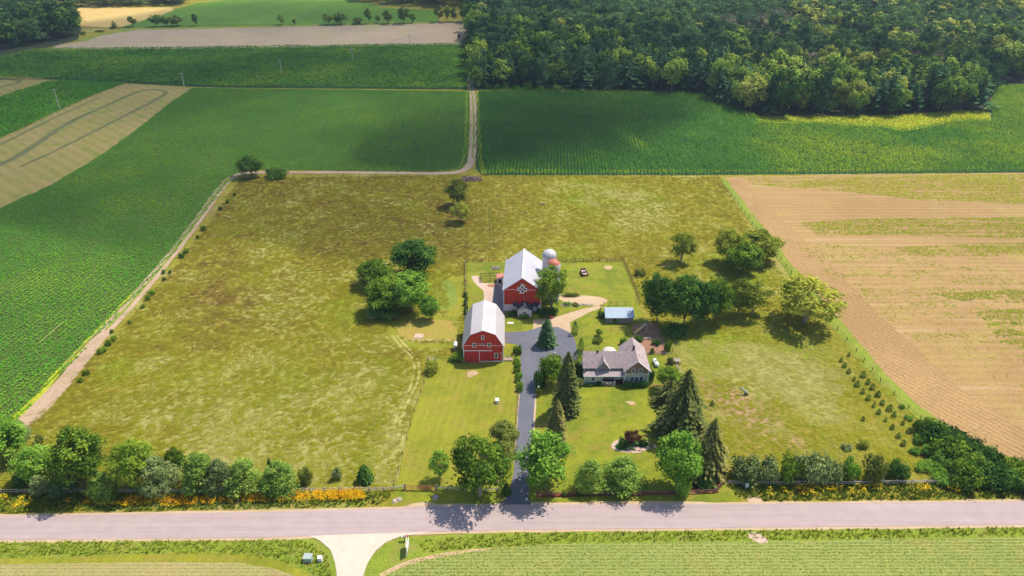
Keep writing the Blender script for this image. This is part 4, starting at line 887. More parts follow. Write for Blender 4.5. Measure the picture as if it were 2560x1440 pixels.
# ---------------------------------------------------------------- silos
def silo(x, y, r, h, dm, label, cone=False):
    e = empty('silo', (x, y, 0), 0, label, 'silo', 'silos behind the big barn')
    prof = [(r, 0), (r, h)]; sb = siding('silo_staves', (.55, .50, .50, 1), .75, 'Z', .3, .12) if 'silo_staves' not in bpy.data.materials else bpy.data.materials['silo_staves']
    MB().lathe(prof, 32).build('wall', sb, e, smooth=False)
    m = MB(); n = 32; P = [(r*1.04*math.cos(a), h+r*1.0*math.sin(a)) for a in np.linspace(0, math.pi/2-.06, 9)]
    o = 0
    for i, (rr, zz) in enumerate(P):
        for j in range(n):
            t = 2*math.pi*j/n; q2 = rr*(1+.012*(j % 2)); m.v.append((q2*math.cos(t), q2*math.sin(t), zz))
    for i in range(len(P)-1):
        for j in range(n): m.f.append((i*n+j, i*n+(j+1) % n, (i+1)*n+(j+1) % n, (i+1)*n+j))
    m.f.append(tuple((len(P)-1)*n+j for j in range(n))); m.build('dome', dm, e)
    return e
def domemat(name, top, low, z0, z1):
    t = NT(name); v = t.coord('Object'); sx = t.n('ShaderNodeSeparateXYZ'); t.l(v, sx.inputs[0]); n = t.noise(t.coord('Object', (2, 2, .25)), 1.6, 4, .7)
    f = t.math('ADD', t.math('DIVIDE', t.math('SUBTRACT', sx.outputs[2], z0), z1-z0), t.math('MULTIPLY', t.math('SUBTRACT', n, .5), 1.1))
    t.base(t.ramp(f, [(.35, low), (.55, top)])); t.b.inputs['Roughness'].default_value = .45; return t.m
silo(11.2, 199.0, 2.1, 12.4, domemat('white_dome_metal', (.48, .46, .47, 1), (.36, .35, .36, 1), 12, 15), 'taller silo with white ribbed metal dome behind the big barn')
silo(12.2, 194.2, 2.0, 11.6, domemat('rusty_dome_metal', (.42, .13, .085, 1), (.60, .56, .58, 1), 11.2, 13.6), 'lower silo with rust red dome in front of the white silo')
# ---------------------------------------------------------------- gambrel barn
gx, gy = G(1209, 905)
gb = empty('gambrel_barn', (gx, gy, 0), math.radians(.3), 'red gambrel barn with pale roof and white trimmed sliding door', 'barn')
w = 5.15; EV2, KN, PK, kw = 5.0, 8.45, 9.75, 3.15
MB().prism_y([(-w, .35), (w, .35), (w, EV2), (kw, KN), (0, PK), (-kw, KN), (-w, EV2)], 0, 15.2).build('wall', M_red2, gb)
MB().box(-w+.02, w-.02, .02, 15.18, 0, .35).build('foundation_wall', M_whitewall, gb)
m = MB(); o = .18
for s in (-1, 1):
    m.slab([(s*kw*1.03, -.35, KN+o), (0, -.35, PK+o), (0, 15.5, PK+o), (s*kw*1.03, 15.5, KN+o)], .14)
    m.slab([(s*(w+.38), -.35, EV2-.32), (s*kw*1.031, -.35, KN+o-.005), (s*kw*1.031, 15.5, KN+o-.005), (s*(w+.38), 15.5, EV2-.32)], .14)
rf = m.build('roof', M_roofB, gb)
MB().box(-.15, .15, -.36, 15.51, PK+.16, PK+.22).build('ridge_cap', M_white, rf)
for s in (-1, 1): MB().box(s*w-.1, s*w+.1, -.05, .1, 0, EV2-.1).build('corner_board', M_white, gb)
MB().box(w-.55, w-.48, -.04, 0, .5, 2.7).build('downpipe', M_white, gb)
m = MB(); m.box(-w+.1, w-.1, -.03, 0, 5.05, 5.15); m.build('white_trim', M_white, gb)
dr = MB().box(-w+.25, -1.05, -.14, -.03, -.0, 3.55).build('sliding_door', M_reddoor, gb)
MB().box(-1.05, 2.3, -.10, -.005, .38, 3.5).build('sliding_door', M_reddoor, gb)
m = MB(); m.box(-w+.12, 2.35, -.2, -.02, 3.55, 3.72); m.box(-1.10, -.98, -.17, -.02, .3, 3.55); m.box(-1.0, w-.1, -.06, -.02, .30, .40); m.build('door_rail', M_white, gb)
window(gb, -2.35, 4.65, .95, 1.25, 0); window(gb, 1.55, 4.65, .95, 1.25, 0); window(gb, -.1, 7.0, .75, 1.2, 0); window(gb, 3.35, 1.3, .95, 1.55, 0)
MB().lathe([(.16, 0), (.16, .12), (.03, .2)], 12).build('wall_lamp', M_white, gb, (4.6, -.2, 2.9))
st = []
for k in range(10):
    a = math.pi/2+k*math.pi/5; r = .52 if k % 2 == 0 else .21; st.append((-1.0+r*math.cos(a), 5.55+r*math.sin(a)))
m = MB()
for k in range(10):
    p, q_ = Vector((st[k][0], -.07, st[k][1])), Vector((st[(k+1) % 10][0], -.07, st[(k+1) % 10][1])); m.tube([p, q_], .03, 4)
m.build('star_ornament', M_cream, gb)
m = MB(); m.box(-.55, .55, -.06, -.01, 5.2, 5.95); sg = m.build('emblem_board', M_purple, gb)
m = MB(); 
for i in range(5): m.box(-.5+i*.22, -.38+i*.22, -.09, -.06, 5.35+.1*(i % 2), 5.85-.08*(i % 3))
m.build('emblem_mark', plain('emblem_lilac', (.48, .34, .42, 1)), sg)
rp = empty('loading_ramp', (*G(1268, 900), 0), 0, 'pale wooden plank ramp beside the gambrel barn front corner', 'ramp')
m = MB()
for i in range(7): m.box(-1.5, 1.4, -.6+i*.2, -.43+i*.2, .28, .33)
m.build('deck', M_wood, rp)
m = MB()
for x in (-1.3, 0, 1.3):
    for y in (-.55, .75): m.box(x-.06, x+.06, y-.06, y+.06, 0, .28 if y < 0 else 1.0)
m.box(-1.5, 1.4, .72, .78, .9, .98); m.build('handrail', M_wood, rp)
# ---------------------------------------------------------------- farmhouse
hx, hy = 18.0, 151.4
ho = empty('farmhouse', (hx, hy, 0), 0, 'sage and brown farmhouse with pinkish shingle roof and front porch', 'house')
X1, XW0, XW1 = 10.2, 10.15, 15.95           # main block 0..10.2, wing 10.15..15.95
MB().box(.1, XW0+.3, 1.6, 7.0, 0, 3.0).build('wall', M_sage, ho)
MB().prism_x([(1.62, 3.0), (6.98, 3.0), (6.98, 4.35), (4.3, 6.95), (1.62, 4.35)], .12, XW0+1.5).build('upper_wall', M_brown, ho)
MB().box(XW0, XW1, 0, 10.3, 0, 3.05).build('wall', M_sage, ho)
MB().prism_y([(XW0+.02, 3.05), (XW1-.02, 3.05), (XW1-.02, 4.45), ((XW0+XW1)/2, 7.0), (XW0+.02, 4.45)], .02, 10.28).build('upper_wall', M_brown, ho)
MB().box(.1, 4.35, 0, 1.6, 0, 2.62).build('wall', M_sage, ho)
m = MB(); m.slab([(-.3, 1.15, 4.0), (13.0, 1.15, 4.0), (13.0, 4.3, 7.05), (-.3, 4.3, 7.05)], .16); m.slab([(-.3, 4.3, 7.05), (13.0, 4.3, 7.05), (13.0, 7.45, 4.0), (-.3, 7.45, 4.0)], .16)
rf = m.build('roof', M_shing, ho)
m = MB(); gable_roof_y(m, XW0-.5, XW1+.5, -.45, 10.6, 4.18, 7.25, .18); wr = m.build('roof', M_shing, ho)
# chimney, vents
MB().box(12.45, 12.95, 4.9, 5.5, 6.4, 7.9).box(12.38, 13.02, 4.83, 5.57, 7.9, 8.0).build('chimney', plain('dark_brick', (.09, .06, .06, 1), .9, 0, .3, 5), wr)
MB().tube([(13.9, 3.2, 6.0), (13.9, 3.2, 6.75)], .07).build('roof_vent', M_dark, wr); MB().tube([(14.6, 3.0, 5.4), (14.6, 3.0, 6.15)], .07).build('roof_vent', M_dark, wr)
MB().box(3.3, 3.75, 4.0, 4.45, 6.8, 7.25).build('roof_vent', M_dark, rf)
# gable dormer
dx = 4.75
dm = MB().prism_y([(dx-1.15, 4.0), (dx+1.15, 4.0), (dx, 6.05)], 1.35, 3.2).build('dormer', M_brown, ho)
m = MB()
for s in (-1, 1): m.slab([(dx+s*1.75, .95, 3.95), (dx, .95, 6.45), (dx, 3.9, 6.45), (dx+s*1.75, 1.6, 3.95)], .12)
m.build('dormer_roof', M_shing, dm)
m = MB()
for s in (-1, 1): m.tube([(dx+s*1.75, .93, 3.85), (dx, .93, 6.38)], .09, 4)
m.build('dormer_trim', M_white, dm); window(ho, dx, 4.05, .8, 1.25, 1.34, .1)
# porch
pz = 2.62
m = MB(); m.slab([(-.25, -.35, pz+.05), (4.6, -.35, pz+.05), (4.6, 1.7, 3.55), (1.4, 1.7, 3.55)], .12); m.slab([(4.6, -.35, pz+.05), (XW0-.02, -.35, pz+.05), (XW0-.02, 1.7, 3.55), (4.6, 1.7, 3.55)], .12)
m.slab([(-.25, -.35, pz+.05), (1.4, 1.7, 3.55), (-.25, 1.7, 3.55)], .12) if False else m.slab([(-.25, -.35, pz+.05), (1.4, 1.7, 3.55), (-.25, 1.75, pz+.05)], .12)
pr = m.build('porch_roof', M_shing, ho)
MB().box(-.25, XW0-.02, -.40, -.34, pz-.12, pz+.06).build('gutter', M_white, pr)
MB().box(4.35, XW0-.01, -.25, 1.6, 0, .35).build('porch_floor', plain('red_brown_floor', (.11, .02, .018, 1), .7), ho)
for x in (4.5, 7.65, 9.9):
    MB().box(x-.07, x+.07, -.25, -.11, .35, pz-.1).build('porch_post', M_white, ho)
m = MB(); ra, rb = 4.45, 7.7; m.box(ra, rb, -.75, -.68, .12, .2); m.box(ra, rb, -.75, -.68, 1.12, 1.22)
for i in range(27): x = ra+.05+i*(rb-ra-.1)/26; m.box(x-.02, x+.02, -.73, -.70, .2, 1.12)
for x in (ra, rb): m.box(x-.06, x+.06, -.77, -.66, 0, 1.3); m.box(x-.03, x+.03, -.66, -.11, 1.12, 1.2)
rl = m.build('porch_railing', M_white, ho)
def fan(r0, r1, mat, y):
    m = MB(); n = 18; c = (ra+rb)/2; v = []; f = []
    for k in range(n+1):
        a = math.pi+math.pi*k/n
        for r in (r0, r1):
            for yy in (y, y+.03): v.append((c+r*math.cos(a), yy, 1.16+r*math.sin(a)*.95))
    for k in range(n): o = k*4; f += [(o, o+2, o+6, o+4), (o+1, o+5, o+7, o+3), (o+2, o+3, o+7, o+6), (o, o+4, o+5, o+1)]
    return m.add(v, f).build('bunting_band', mat, bt)
bt = MB().tube([((ra+rb)/2-1, -.80, 1.17), ((ra+rb)/2+1, -.80, 1.17)], .03, 6).build('bunting', M_white, ho)
fan(0, .38, M_blue, -.83); fan(.38, .68, M_white, -.83); fan(.68, .98, M_redf, -.83)
MB().box(8.3, 9.2, 1.52, 1.6, .35, 2.45).build('door', M_white, ho)
window(ho, 5.6, 1.0, 1.5, 1.3, 1.6); window(ho, 2.3, .95, 1.15, 1.25, 0)
for i in range(3): window(ho, XW0+1.85+i*1.12, .95, 1.02, 1.35, 0, .1)
window(ho, XW0+2.0, 3.5, .95, 1.15, .02, .12); window(ho, XW0+3.75, 3.5, .95, 1.15, .02, .12)
MB().box(0, .2, -.05, .1, 0, 2.6).build('corner_board', M_white, ho); MB().box(0, .2, 1.55, 1.7, 3.0, 4.1).build('corner_board', M_white, ho)
for x in (XW0, XW1): MB().box(x-.12, x+.12, -.08, .1, 0, 4.2).build('corner_board', M_white, ho)
m = MB(); m.box(XW0+.12, XW1-.12, -.06, 0, 2.95, 3.17)
xm = (XW0+XW1)/2
m.build('white_trim', M_white, ho)
m = MB()
for s in (-1, 1): m.tube([(xm+s*3.4, -.47, 4.05), (xm, -.47, 7.15)], .11, 4)
m.build('gable_trim', M_white, wr)
MB().tube([(-.25, 4.0, 3.4), (-.25, 4.5, 3.4)], .35, 12).build('satellite_dish', M_white, ho)
# canopy behind the house
cp = empty('garden_canopy', (*G(1522, 894), 0), 0, 'round cream canopy behind the farmhouse roof', 'canopy')
m = MB(); P = [(1.85*math.cos(a), 2.0+.85*math.sin(a)) for a in np.linspace(0, 1.5, 7)]; m.lathe(P, 28); m.build('cover', M_cream, cp, smooth=True)
for k in range(6): MB().tube([(1.7*math.cos(k*1.047), 1.7*math.sin(k*1.047), 0), (1.7*math.cos(k*1.047), 1.7*math.sin(k*1.047), 2.05)], .05, 6).build('pole', M_white, cp)
gg = MB().prism_y([(-1.0, 2.2), (1.0, 2.2), (0, 3.5)], 0, 2.6); sm = empty('porch_gable', (*G(1496, 892), 0), 0) if False else None
# ---------------------------------------------------------------- stone and board shed with blue metal roof
sh = empty('shed', (*G(1548, 808), 0), 0, 'low grey board shed with pale blue metal roof beside the playground', 'shed')
MB().prism_x([(0, 0), (5.2, 0), (5.2, 2.1), (2.6, 3.35), (0, 2.1)], -3.85, 3.85).build('wall', M_boardg, sh)
m = MB(); m.slab([(-4.15, -.45, 2.0), (4.2, -.45, 2.0), (4.2, 2.6, 3.5), (-4.15, 2.6, 3.5)], .1); m.slab([(-4.15, 2.6, 3.5), (4.2, 2.6, 3.5), (4.2, 5.6, 2.0), (-4.15, 5.6, 2.0)], .1); m.build('roof', M_roofblue, sh)
MB().box(-1.9, -1.0, -.03, .01, 0, 1.8).build('door', M_wooddk, sh)
# ================================================================== SMALL THINGS
def px2(px, py): return (*G(px, py), 0)
def tank(px, py, rz, L, r, label, stand, z0):
    e = empty('propane_tank', px2(px, py), rz, label, 'tank')
    pr = [(.02, 0), (r*.6, .07), (r*.9, .2), (r, .4), (r, L-.4), (r*.9, L-.2), (r*.6, L-.07), (.02, L)]
    m = MB().lathe(pr, 20); m.v = [(z-L/2, x, y+z0+r) for x, y, z in m.v]; m.build('tank_body', M_tank, e, smooth=True)
    MB().lathe([(.2, 0), (.2, .22), (.12, .3)], 14).build('valve_dome', M_tank if stand else M_dark, e, (0, 0, z0+2*r-.03))
    for x in (-L*.3, L*.3):
        MB().box(x-.08, x+.08, -r*.8, r*.8, 0, z0+r*.5).build('foot', M_wood if stand else M_stone, e)
tank(1639, 912, math.radians(98), 3.0, .55, 'white propane tank lying on the lawn east of the farmhouse', False, .15)
tank(1139, 874, math.radians(92), 2.2, .5, 'white fuel tank on a tall wooden stand west of the gambrel barn', True, 1.2)
def wheel(parent, x, y, r, wd=.2, mat=None, ax='x'):
    m = MB().lathe([(r*.5, -wd/2), (r*.95, -wd/2), (r, -wd/3), (r, wd/3), (r*.95, wd/2), (r*.5, wd/2)], 18)
    m.v = [(c, a, b) for a, b, c in m.v] if ax == 'x' else [(a, c, b) for a, b, c in m.v]
    o = m.build('wheel', mat or plain_cached('tyre', (.03, .028, .026, 1)), parent, (x, y, r)); return o
_pc = {}
def plain_cached(n, c):
    if n not in _pc: _pc[n] = plain(n, c, .85)
    return _pc[n]
wg = empty('farm_wagon', px2(1460, 686), math.radians(8), 'old rusty four wheeled farm wagon standing in the fenced paddock', 'wagon')
MB().box(-.8, .8, -1.5, 1.5, .75, .85).build('bed', plain('pink_grey_boards', (.48, .33, .31, 1), .9, 0, .3, 6), wg)
m = MB(); m.box(-.88, -.8, -1.5, 1.6, .72, 1.15); m.box(.8, .88, -1.5, 1.6, .72, 1.15); m.box(-.8, .8, 1.52, 1.6, .72, 1.5); m.build('side_rail', plain('brown_grey_rail', (.20, .13, .10, 1)), wg)
for x in (-.95, .95):
    for y in (-1.1, 1.1): wheel(wg, x, y, .48)
MB().tube([(0, -1.5, .6), (0, -3.0, .35)], .05).build('drawbar', M_rust, wg)
MB().box(-.55, .55, -.6, -.1, .85, 1.2).build('seat', M_dark, wg)
def cabinet(px, py, w, d, h, mat, label, name='utility_cabinet', rz=0):
    e = empty(name, px2(px, py), rz, label, 'cabinet'); MB().box(-w/2, w/2, -d/2, d/2, .12, h).build('housing', mat, e, bevel=.03)
    MB().box(-w/2-.1, w/2+.1, -d/2-.1, d/2+.1, 0, .12).build('base', M_stone, e); MB().slab([(-w/2-.04, -d/2-.04, h+.02), (w/2+.04, -d/2-.04, h+.02), (w/2+.04, d/2+.04, h+.1), (-w/2-.04, d/2+.04, h+.1)], .06).build('lid', mat, e)
    return e
cabinet(771, 1401, 1.5, 1.2, 1.1, plain('grey_green_metal', (.30, .36, .34, 1), .6), 'larger grey green transformer box in the grass beside the gravel road', 'transformer_box')
cabinet(801, 1402, .75, .6, 1.0, M_tank, 'small pale pedestal box right of the grey green transformer box')
cabinet(1866, 1221, .6, .5, 1.1, M_tank, 'white pedestal box in the flowers before the roadside rail fence')
cabinet(1243, 1006, .8, .9, .9, M_tank, 'white box standing alone on the mown lawn left of the driveway', 'well_box')
# mail boxes
mb = empty('mailbox_stand', px2(1012, 1352), 0, 'post with two mailboxes and a red paper tube by the gravel road mouth', 'mailbox')
MB().box(-.06, .06, -.06, .06, 0, 1.05).box(-.6, .6, -.05, .05, 1.0, 1.08).build('post', M_wooddk, mb)
for x, mt in ((-.42, M_tank), (-.05, M_grey), (.42, M_redp)):
    m = MB().prism_y([(-.11, 0), (.11, 0), (.11, .17), (.07, .26), (-.07, .26), (-.11, .17)], -.28, .28); b_ = m.build('mailbox', mt, mb, (x, 0, 1.08))
    MB().box(.115, .13, -.1, .02, .1, .28).build('flag', M_redp, b_)
sg = empty('roadside_sign', px2(1018, 1392), math.radians(7), 'white two sided roadside sign seen edge on by the gravel road', 'sign')
for s in (-1, 1):
    v = [(s*.03, 0, 0), (s*.45, 2.6, 0)]
for b_ in ((-.06, .06, -.05, .05, 0, 2.6), (-.06, .06, 2.5, 2.6, 0, 2.4), (.32, .42, 2.3, 2.4, 0, 2.3)): MB().box(*b_).build('post', M_white, sg)
pn = MB().add([(-.1, .05, .9), (-.06, 2.5, .9), (-.06, 2.5, 2.5), (-.1, .05, 2.5), (-.02, .05, .9), (.0, 2.5, .9), (.0, 2.5, 2.5), (-.02, .05, 2.5)], [(0, 1, 2, 3), (4, 7, 6, 5), (0, 4, 5, 1), (1, 5, 6, 2), (2, 6, 7, 3), (3, 7, 4, 0)]).build('sign_panel', M_tank, sg)
MB().add([(.02, .05, .9), (.34, 2.4, .9), (.34, 2.4, 2.4), (.02, .05, 2.4), (.10, .05, .9), (.42, 2.4, .9), (.42, 2.4, 2.4), (.10, .05, 2.4)], [(0, 1, 2, 3), (4, 7, 6, 5), (0, 4, 5, 1), (1, 5, 6, 2), (2, 6, 7, 3), (3, 7, 4, 0)]).build('sign_panel', M_tank, sg)
# swing set
sw = empty('swing_set', px2(1617, 840), 0, 'metal A frame swing set with yellow slide in the red earth playground', 'swing set')
m = MB()
for y in (0, 3.6):
    m.tube([(-1.1, y, 0), (0, y, 2.5)], .06, 6); m.tube([(1.1, y, 0), (0, y, 2.5)], .06, 6); m.tube([(-.55, y, 1.25), (.55, y, 1.25)], .04, 6)
m.tube([(0, 0, 2.5), (0, 3.6, 2.5)], .06, 6); m.build('frame', M_wood, sw)
for y in (1.0, 2.3):
    s_ = MB().box(-.12, .12, y-.25, y+.25, .5, .55).build('swing_seat', M_redp, sw); MB().tube([(0, y-.22, .55), (0, y-.22, 2.5)], .02, 4).tube([(0, y+.22, .55), (0, y+.22, 2.5)], .02, 4).build('chain', M_steel, s_)
MB().slab([(-.8, 3.0, 1.7), (-3.4, 1.6, .15), (-3.1, 1.0, .15), (-.5, 2.4, 1.7)], .1).build('slide', M_yel, sw)
MB().box(-1.0, .4, 2.6, 3.9, 1.55, 1.65).build('platform', M_wood, sw)
bn = empty('garden_bench', px2(1619, 848), 0, 'white flat garden bench at the front foot of the swing set', 'bench'); MB().box(-.85, .85, -.15, .15, .38, .45).build('seat', M_cream, bn)
for x in (-.7, .7): MB().box(x-.05, x+.05, -.12, .12, 0, .38).build('leg', M_wood, bn)
# raised bed / trailer platform
rb_ = empty('picnic_platform', px2(1691, 906), math.radians(-8), 'weathered wooden platform on legs beside the lawn fence', 'platform'); m = MB()
for i in range(6): m.box(-.95, .95, -.8+i*.27, -.57+i*.27, .72, .78)
m.build('top', M_wood, rb_)
for x in (-.8, .8):
    for y in (-.65, .65): MB().box(x-.06, x+.06, y-.06, y+.06, 0, .72).build('leg', M_wood, rb_)
# old implement in the east pasture
im = empty('field_implement', px2(1860, 986), math.radians(0), 'grey tube shaped implement tilted on its base in the east pasture', 'implement')
m = MB().tube([(-1.0, .3, 1.9), (-.7, .2, 1.55), (.8, -.2, .4)], [.26, .22, .30], 12); m.build('tube', plain('grey_green_steel', (.35, .40, .33, 1), .6, 0, .3, 5), im, smooth=True)
MB().tube([(-1.02, .305, 1.93), (-1.0, .3, 1.9)], .19, 12).build('mouth', M_dark, im)  # dark disc on the tube end, shade of the hollow put into its colour
wheel(im, .15, -.35, .42, .12); wheel(im, .6, .35, .42, .12); MB().tube([(.4, 0, .35), (1.1, -.4, .05)], .09).build('frame', M_wooddk, im)
# boulders
def rock(px, py, r, label, mat=None, hh=.7, cat='boulder', name='boulder', group=None):
    bm = bmesh.new(); bmesh.ops.create_icosphere(bm, subdivisions=3, radius=1)
    for v in bm.verts:
        n = float(fbm(np.array([v.co.x*1.7+px]), np.array([v.co.y*1.7+v.co.z*2.3+py]), 1.0, 5)[0]); v.co *= r*(.7+.6*n); v.co.z = max(v.co.z*hh, -.05)
    me = bpy.data.meshes.new(name); bm.to_mesh(me); bm.free(); me.materials.append(mat or M_stone); o = link(name, me); o.location = (*G(px, py), .0); return tag(o, label, cat, group)
rock(998, 1249, .6, 'dark boulder in a pale ring beside the flower strip'); sheet('bare_soil', ribbon([(985, 1254), (1003, 1247)], 1.1), M_bright, 8, jit=.2, world=True, step=.4)
rock(1089, 1243, .65, 'dark boulder in a pale ring below the rusty gate post'); sheet('bare_soil', ribbon([(1083, 1244), (1094, 1244)], 1.5), M_bright, 8, jit=.2, world=True, step=.4)
rock(985, 1255, .45, 'smaller boulder left of the boulder beside the flower strip')
rock(932, 792, 1.3, 'rough stone pile at the foot of the big tree clump', None, .5, 'rock pile', 'stone_pile')
rock(925, 789, .8, 'low dark stone at the left end of the stone pile')
def pile(px, py, r, n, mat, label, name, cat, h=.8):
    m = MB(); rr = random.Random(int(px))
    for i in range(n):
        a = rr.uniform(0, 6.28); d = r*math.sqrt(rr.random())*.8; x, y = math.cos(a)*d, math.sin(a)*d*.6; L = rr.uniform(.6, 1.5); b = rr.uniform(0, 6.28); z = h*(1-d/r)*rr.random()+.08
        m.tube([(x-math.cos(b)*L, y-math.sin(b)*L, z), (x+math.cos(b)*L, y+math.sin(b)*L, z+rr.uniform(-.2, .4))], rr.uniform(.04, .12), 5)
    o = m.build(name, mat, None, px2(px, py)); tag(o, label, cat)
pile(1177, 449, 5.5, 160, plain('grey_brush', (.20, .14, .13, 1), .95, 0, .3), 'low grey brush pile at the corner of the dirt track', 'brush_pile', 'brush pile', 1.1)
pile(1238, 671, 1.5, 30, M_wood, 'small heap of grey branches in the grass left of the big barn', 'brush_pile', 'brush pile', .7)
# covers & slabs
o = MB().box(-.9, .9, -.45, .45, 0, .14).build('stone_slab', plain('pale_slab', (.66, .58, .54, 1)), None, px2(1276, 808)); tag(o, 'pale rectangular slab in the grass between the two barns', 'slab')
for i, (a, b, r) in enumerate([(1046, 838, 1.2), (1040, 844, .9), (1052, 844, 1.0)]): pass
o = MB().slab([(-1.5, -1, .16), (1.2, -.8, .12), (1.3, .9, .15), (-.9, 1.3, .2)], .18).build('concrete_slab', M_bright, None, px2(1047, 841)); tag(o, 'broken pale concrete slab in the weedy island', 'slab')
# island flower bed
IS = [(1526, 1117), (1534, 1103), (1560, 1095), (1600, 1097), (1640, 1112), (1642, 1120), (1620, 1123), (1598, 1133), (1570, 1133), (1540, 1128)]
sheet('stone_border', IS, M_bright, 5, jit=.1, sm=2, step=.5)
sheet('ground_cover_bed', [(1534, 1118), (1545, 1106), (1570, 1100), (1600, 1100), (1628, 1112), (1612, 1119), (1580, 1126), (1552, 1127)], groundmat('ground_cover', (.05, .15, .03, 1), (.09, .22, .05, 1), None, big=.4, mid=2, fine=6), 6, jit=.1, sm=1, step=.5)
fr = random.Random(5)
for i in range(9):
    rock(1570+fr.uniform(0, 34), 1116+fr.uniform(0, 14), fr.uniform(.25, .5), 'pinkish rock among the stones of the round lawn flower bed', M_bright, .6, 'rock', 'rock', 'rocks in the round flower bed')
o = MB().lathe([(.1, 0), (.85, .25), (.9, .32), (.1, .33)], 20).build('flat_stone', plain('salmon_stone', (.52, .32, .28, 1)), None, px2(1600, 1124)); tag(o, 'large flat salmon coloured stone at the front of the round flower bed', 'rock')
o.scale = (1, .6, 1)
# rock garden wall beside the barn
for i in range(26):
    t = i/25; x = 1402+t*78+fr.uniform(-2, 2); y = 765-3*t+fr.uniform(-1.5, 1.5)+(8 if i % 2 else 0)*(1-t)*-1
    rock(x, y, fr.uniform(.3, .55), 'grey fieldstone in the low stone wall below the gravel apron', M_stone, .7, 'stone', 'fieldstone', 'stones of the garden wall east of the big barn')
# ramp of earth retained wall
def lamp(px, py, label):
    e = empty('lamp_post', px2(px, py), 0, label, 'lamp'); MB().tube([(0, 0, 0), (0, 0, 1.9)], .05, 8).build('post', M_wooddk, e); MB().lathe([(.08, 0), (.18, .12), (.18, .38), (.05, .5)], 10).build('lantern', M_white, e, (0, 0, 1.9))
lamp(1387, 899, 'white headed lamp post at the lower edge of the asphalt yard'); lamp(1346, 985, 'white headed lamp post beside the driveway below the round trees')
o = empty('garden_cart', px2(1377, 796), .3, 'small dark red garden cart at the edge of the gravel near the barn tree', 'cart'); MB().box(-.5, .5, -.35, .35, .3, .6).build('tray', M_redp, o); wheel(o, -.45, -.3, .2, .1); wheel(o, .45, -.3, .2, .1)
fs = empty('hunting_blind', px2(1147, 97), 0, 'tiny dark box blind in the bare far field', 'blind'); z_ = 0
MB().box(-1.0, 1.0, -1, 1, 1.2, 3.2).build('cabin', M_dark, fs); 
for x in (-.8, .8): MB().box(x-.1, x+.1, -.8, -.6, 0, 1.2).build('leg', M_dark, fs)
for i, (px, py) in enumerate([(1353, 512), (1360, 512)]):
    e = empty('beehive_box', px2(px, py), 0, 'pale small box on legs in the back pasture', 'box', 'small pale boxes in the back pasture'); MB().box(-.25, .25, -.25, .25, .3, 1.0).build('housing', M_cream, e); MB().box(-.2, .2, -.2, .2, 0, .3).build('stand', M_wood, e)
# ================================================================== FENCES
def fence(name, pts_px, gap, h, r, rails, label, mat, cat='fence', rr=.05, world=False, jz=.06, square=False, raily='round'):
    P = pts_px if world else [G(*q) for q in pts_px]; e = empty(name, (P[0][0], P[0][1], 0), 0, label, cat)
    pos = []; 
    for a, b in zip(P[:-1], P[1:]):
        d = math.dist(a, b); k = max(1, round(d/gap))
        for j in range(k): pos.append((a[0]+(b[0]-a[0])*j/k, a[1]+(b[1]-a[1])*j/k))
    pos.append(P[-1]); ox, oy = P[0]; rn = random.Random(len(pos))
    pm = MB().tube([(0, 0, 0), (0, 0, h)], [r, r*.85], 6); first = None
    for i, (x, y) in enumerate(pos[:100]):
        if first is None: first = pm.build('post', mat, e); o = first
        else: o = first.copy(); COL.objects.link(o); o.parent = e
        o.location = (x-ox, y-oy, 0); o.scale = (1, 1, rn.uniform(.9, 1.1)); o.rotation_euler = (rn.uniform(-jz, jz), rn.uniform(-jz, jz), 0)
    if rails:
        for zr in rails:
            m = MB()
            for a, b in zip(pos[:-1], pos[1:]): m.tube([(a[0]-ox, a[1]-oy, zr+rn.uniform(-.06, .06)), (b[0]-ox, b[1]-oy, zr+rn.uniform(-.06, .06))], rr, 5)
            m.build('rail' if rr > .03 else 'wire', mat, e)
    return e
M_railg = plain('grey_split_rail', (.34, .29, .26, 1), .9, 0, .3, 5); M_railb = plain('brown_split_rail', (.20, .11, .075, 1), .9, 0, .3, 5)
fence('rail_fence', [(1163, 657), (1165, 720), (1166, 790)], 2.6, 1.35, .11, (.55, 1.0), 'grey rail fence running along the west side of the barn yard', M_railg)
fence('rail_fence', [(1166, 656), (1222, 653)], 2.8, 1.3, .10, (.5, .95), 'short dark rail fence at the top corner of the barn yard', M_wooddk)
fence('board_fence', [(1395, 655), (1480, 654), (1557, 653)], 2.6, 1.4, .10, (.35, .7, 1.05), 'dark board fence along the back of the wagon paddock', M_wooddk)
fence('post_fence', [(1560, 655), (1575, 690), (1590, 725), (1600, 760)], 2.6, 1.4, .09, (.5, 1.0), 'dark post fence down the east side of the wagon paddock', M_wooddk)
fence('wire_fence', [(1575, 650), (1680, 652), (1760, 652)], 6, 1.3, .07, (1.0,), 'sparse wire fence behind the yellow green trees', M_wooddk, rr=.02)
fence('wire_fence', [(735, 441), (900, 440), (1100, 440), (1175, 441)], 6.5, 1.3, .09, (1.0,), 'wire fence along the back of the west pasture below the track', M_wooddk, rr=.02)
fence('wire_fence', [(1215, 442), (1400, 442), (1600, 443), (1795, 445)], 6.5, 1.3, .09, (1.0,), 'wire fence between the back pasture and the tall corn', M_wooddk, rr=.02)
fence('wire_fence', [(1804, 458), (1845, 512), (1880, 560), (1965, 668), (2050, 775), (2140, 880), (2200, 955), (2270, 1022), (2300, 1050)], 5.0, 1.35, .10, (.6, 1.0), 'wire fence between the east pasture and the stubble field', M_wooddk, rr=.02)
fence('split_rail_fence', [(-40, 1234), (130, 1233), (400, 1234), (700, 1231), (960, 1229), (1014, 1222)], 3.2, 1.3, .11, (.55, 1.05), 'grey split rail fence behind the orange flowers left of the driveway', M_railg, rr=.08)
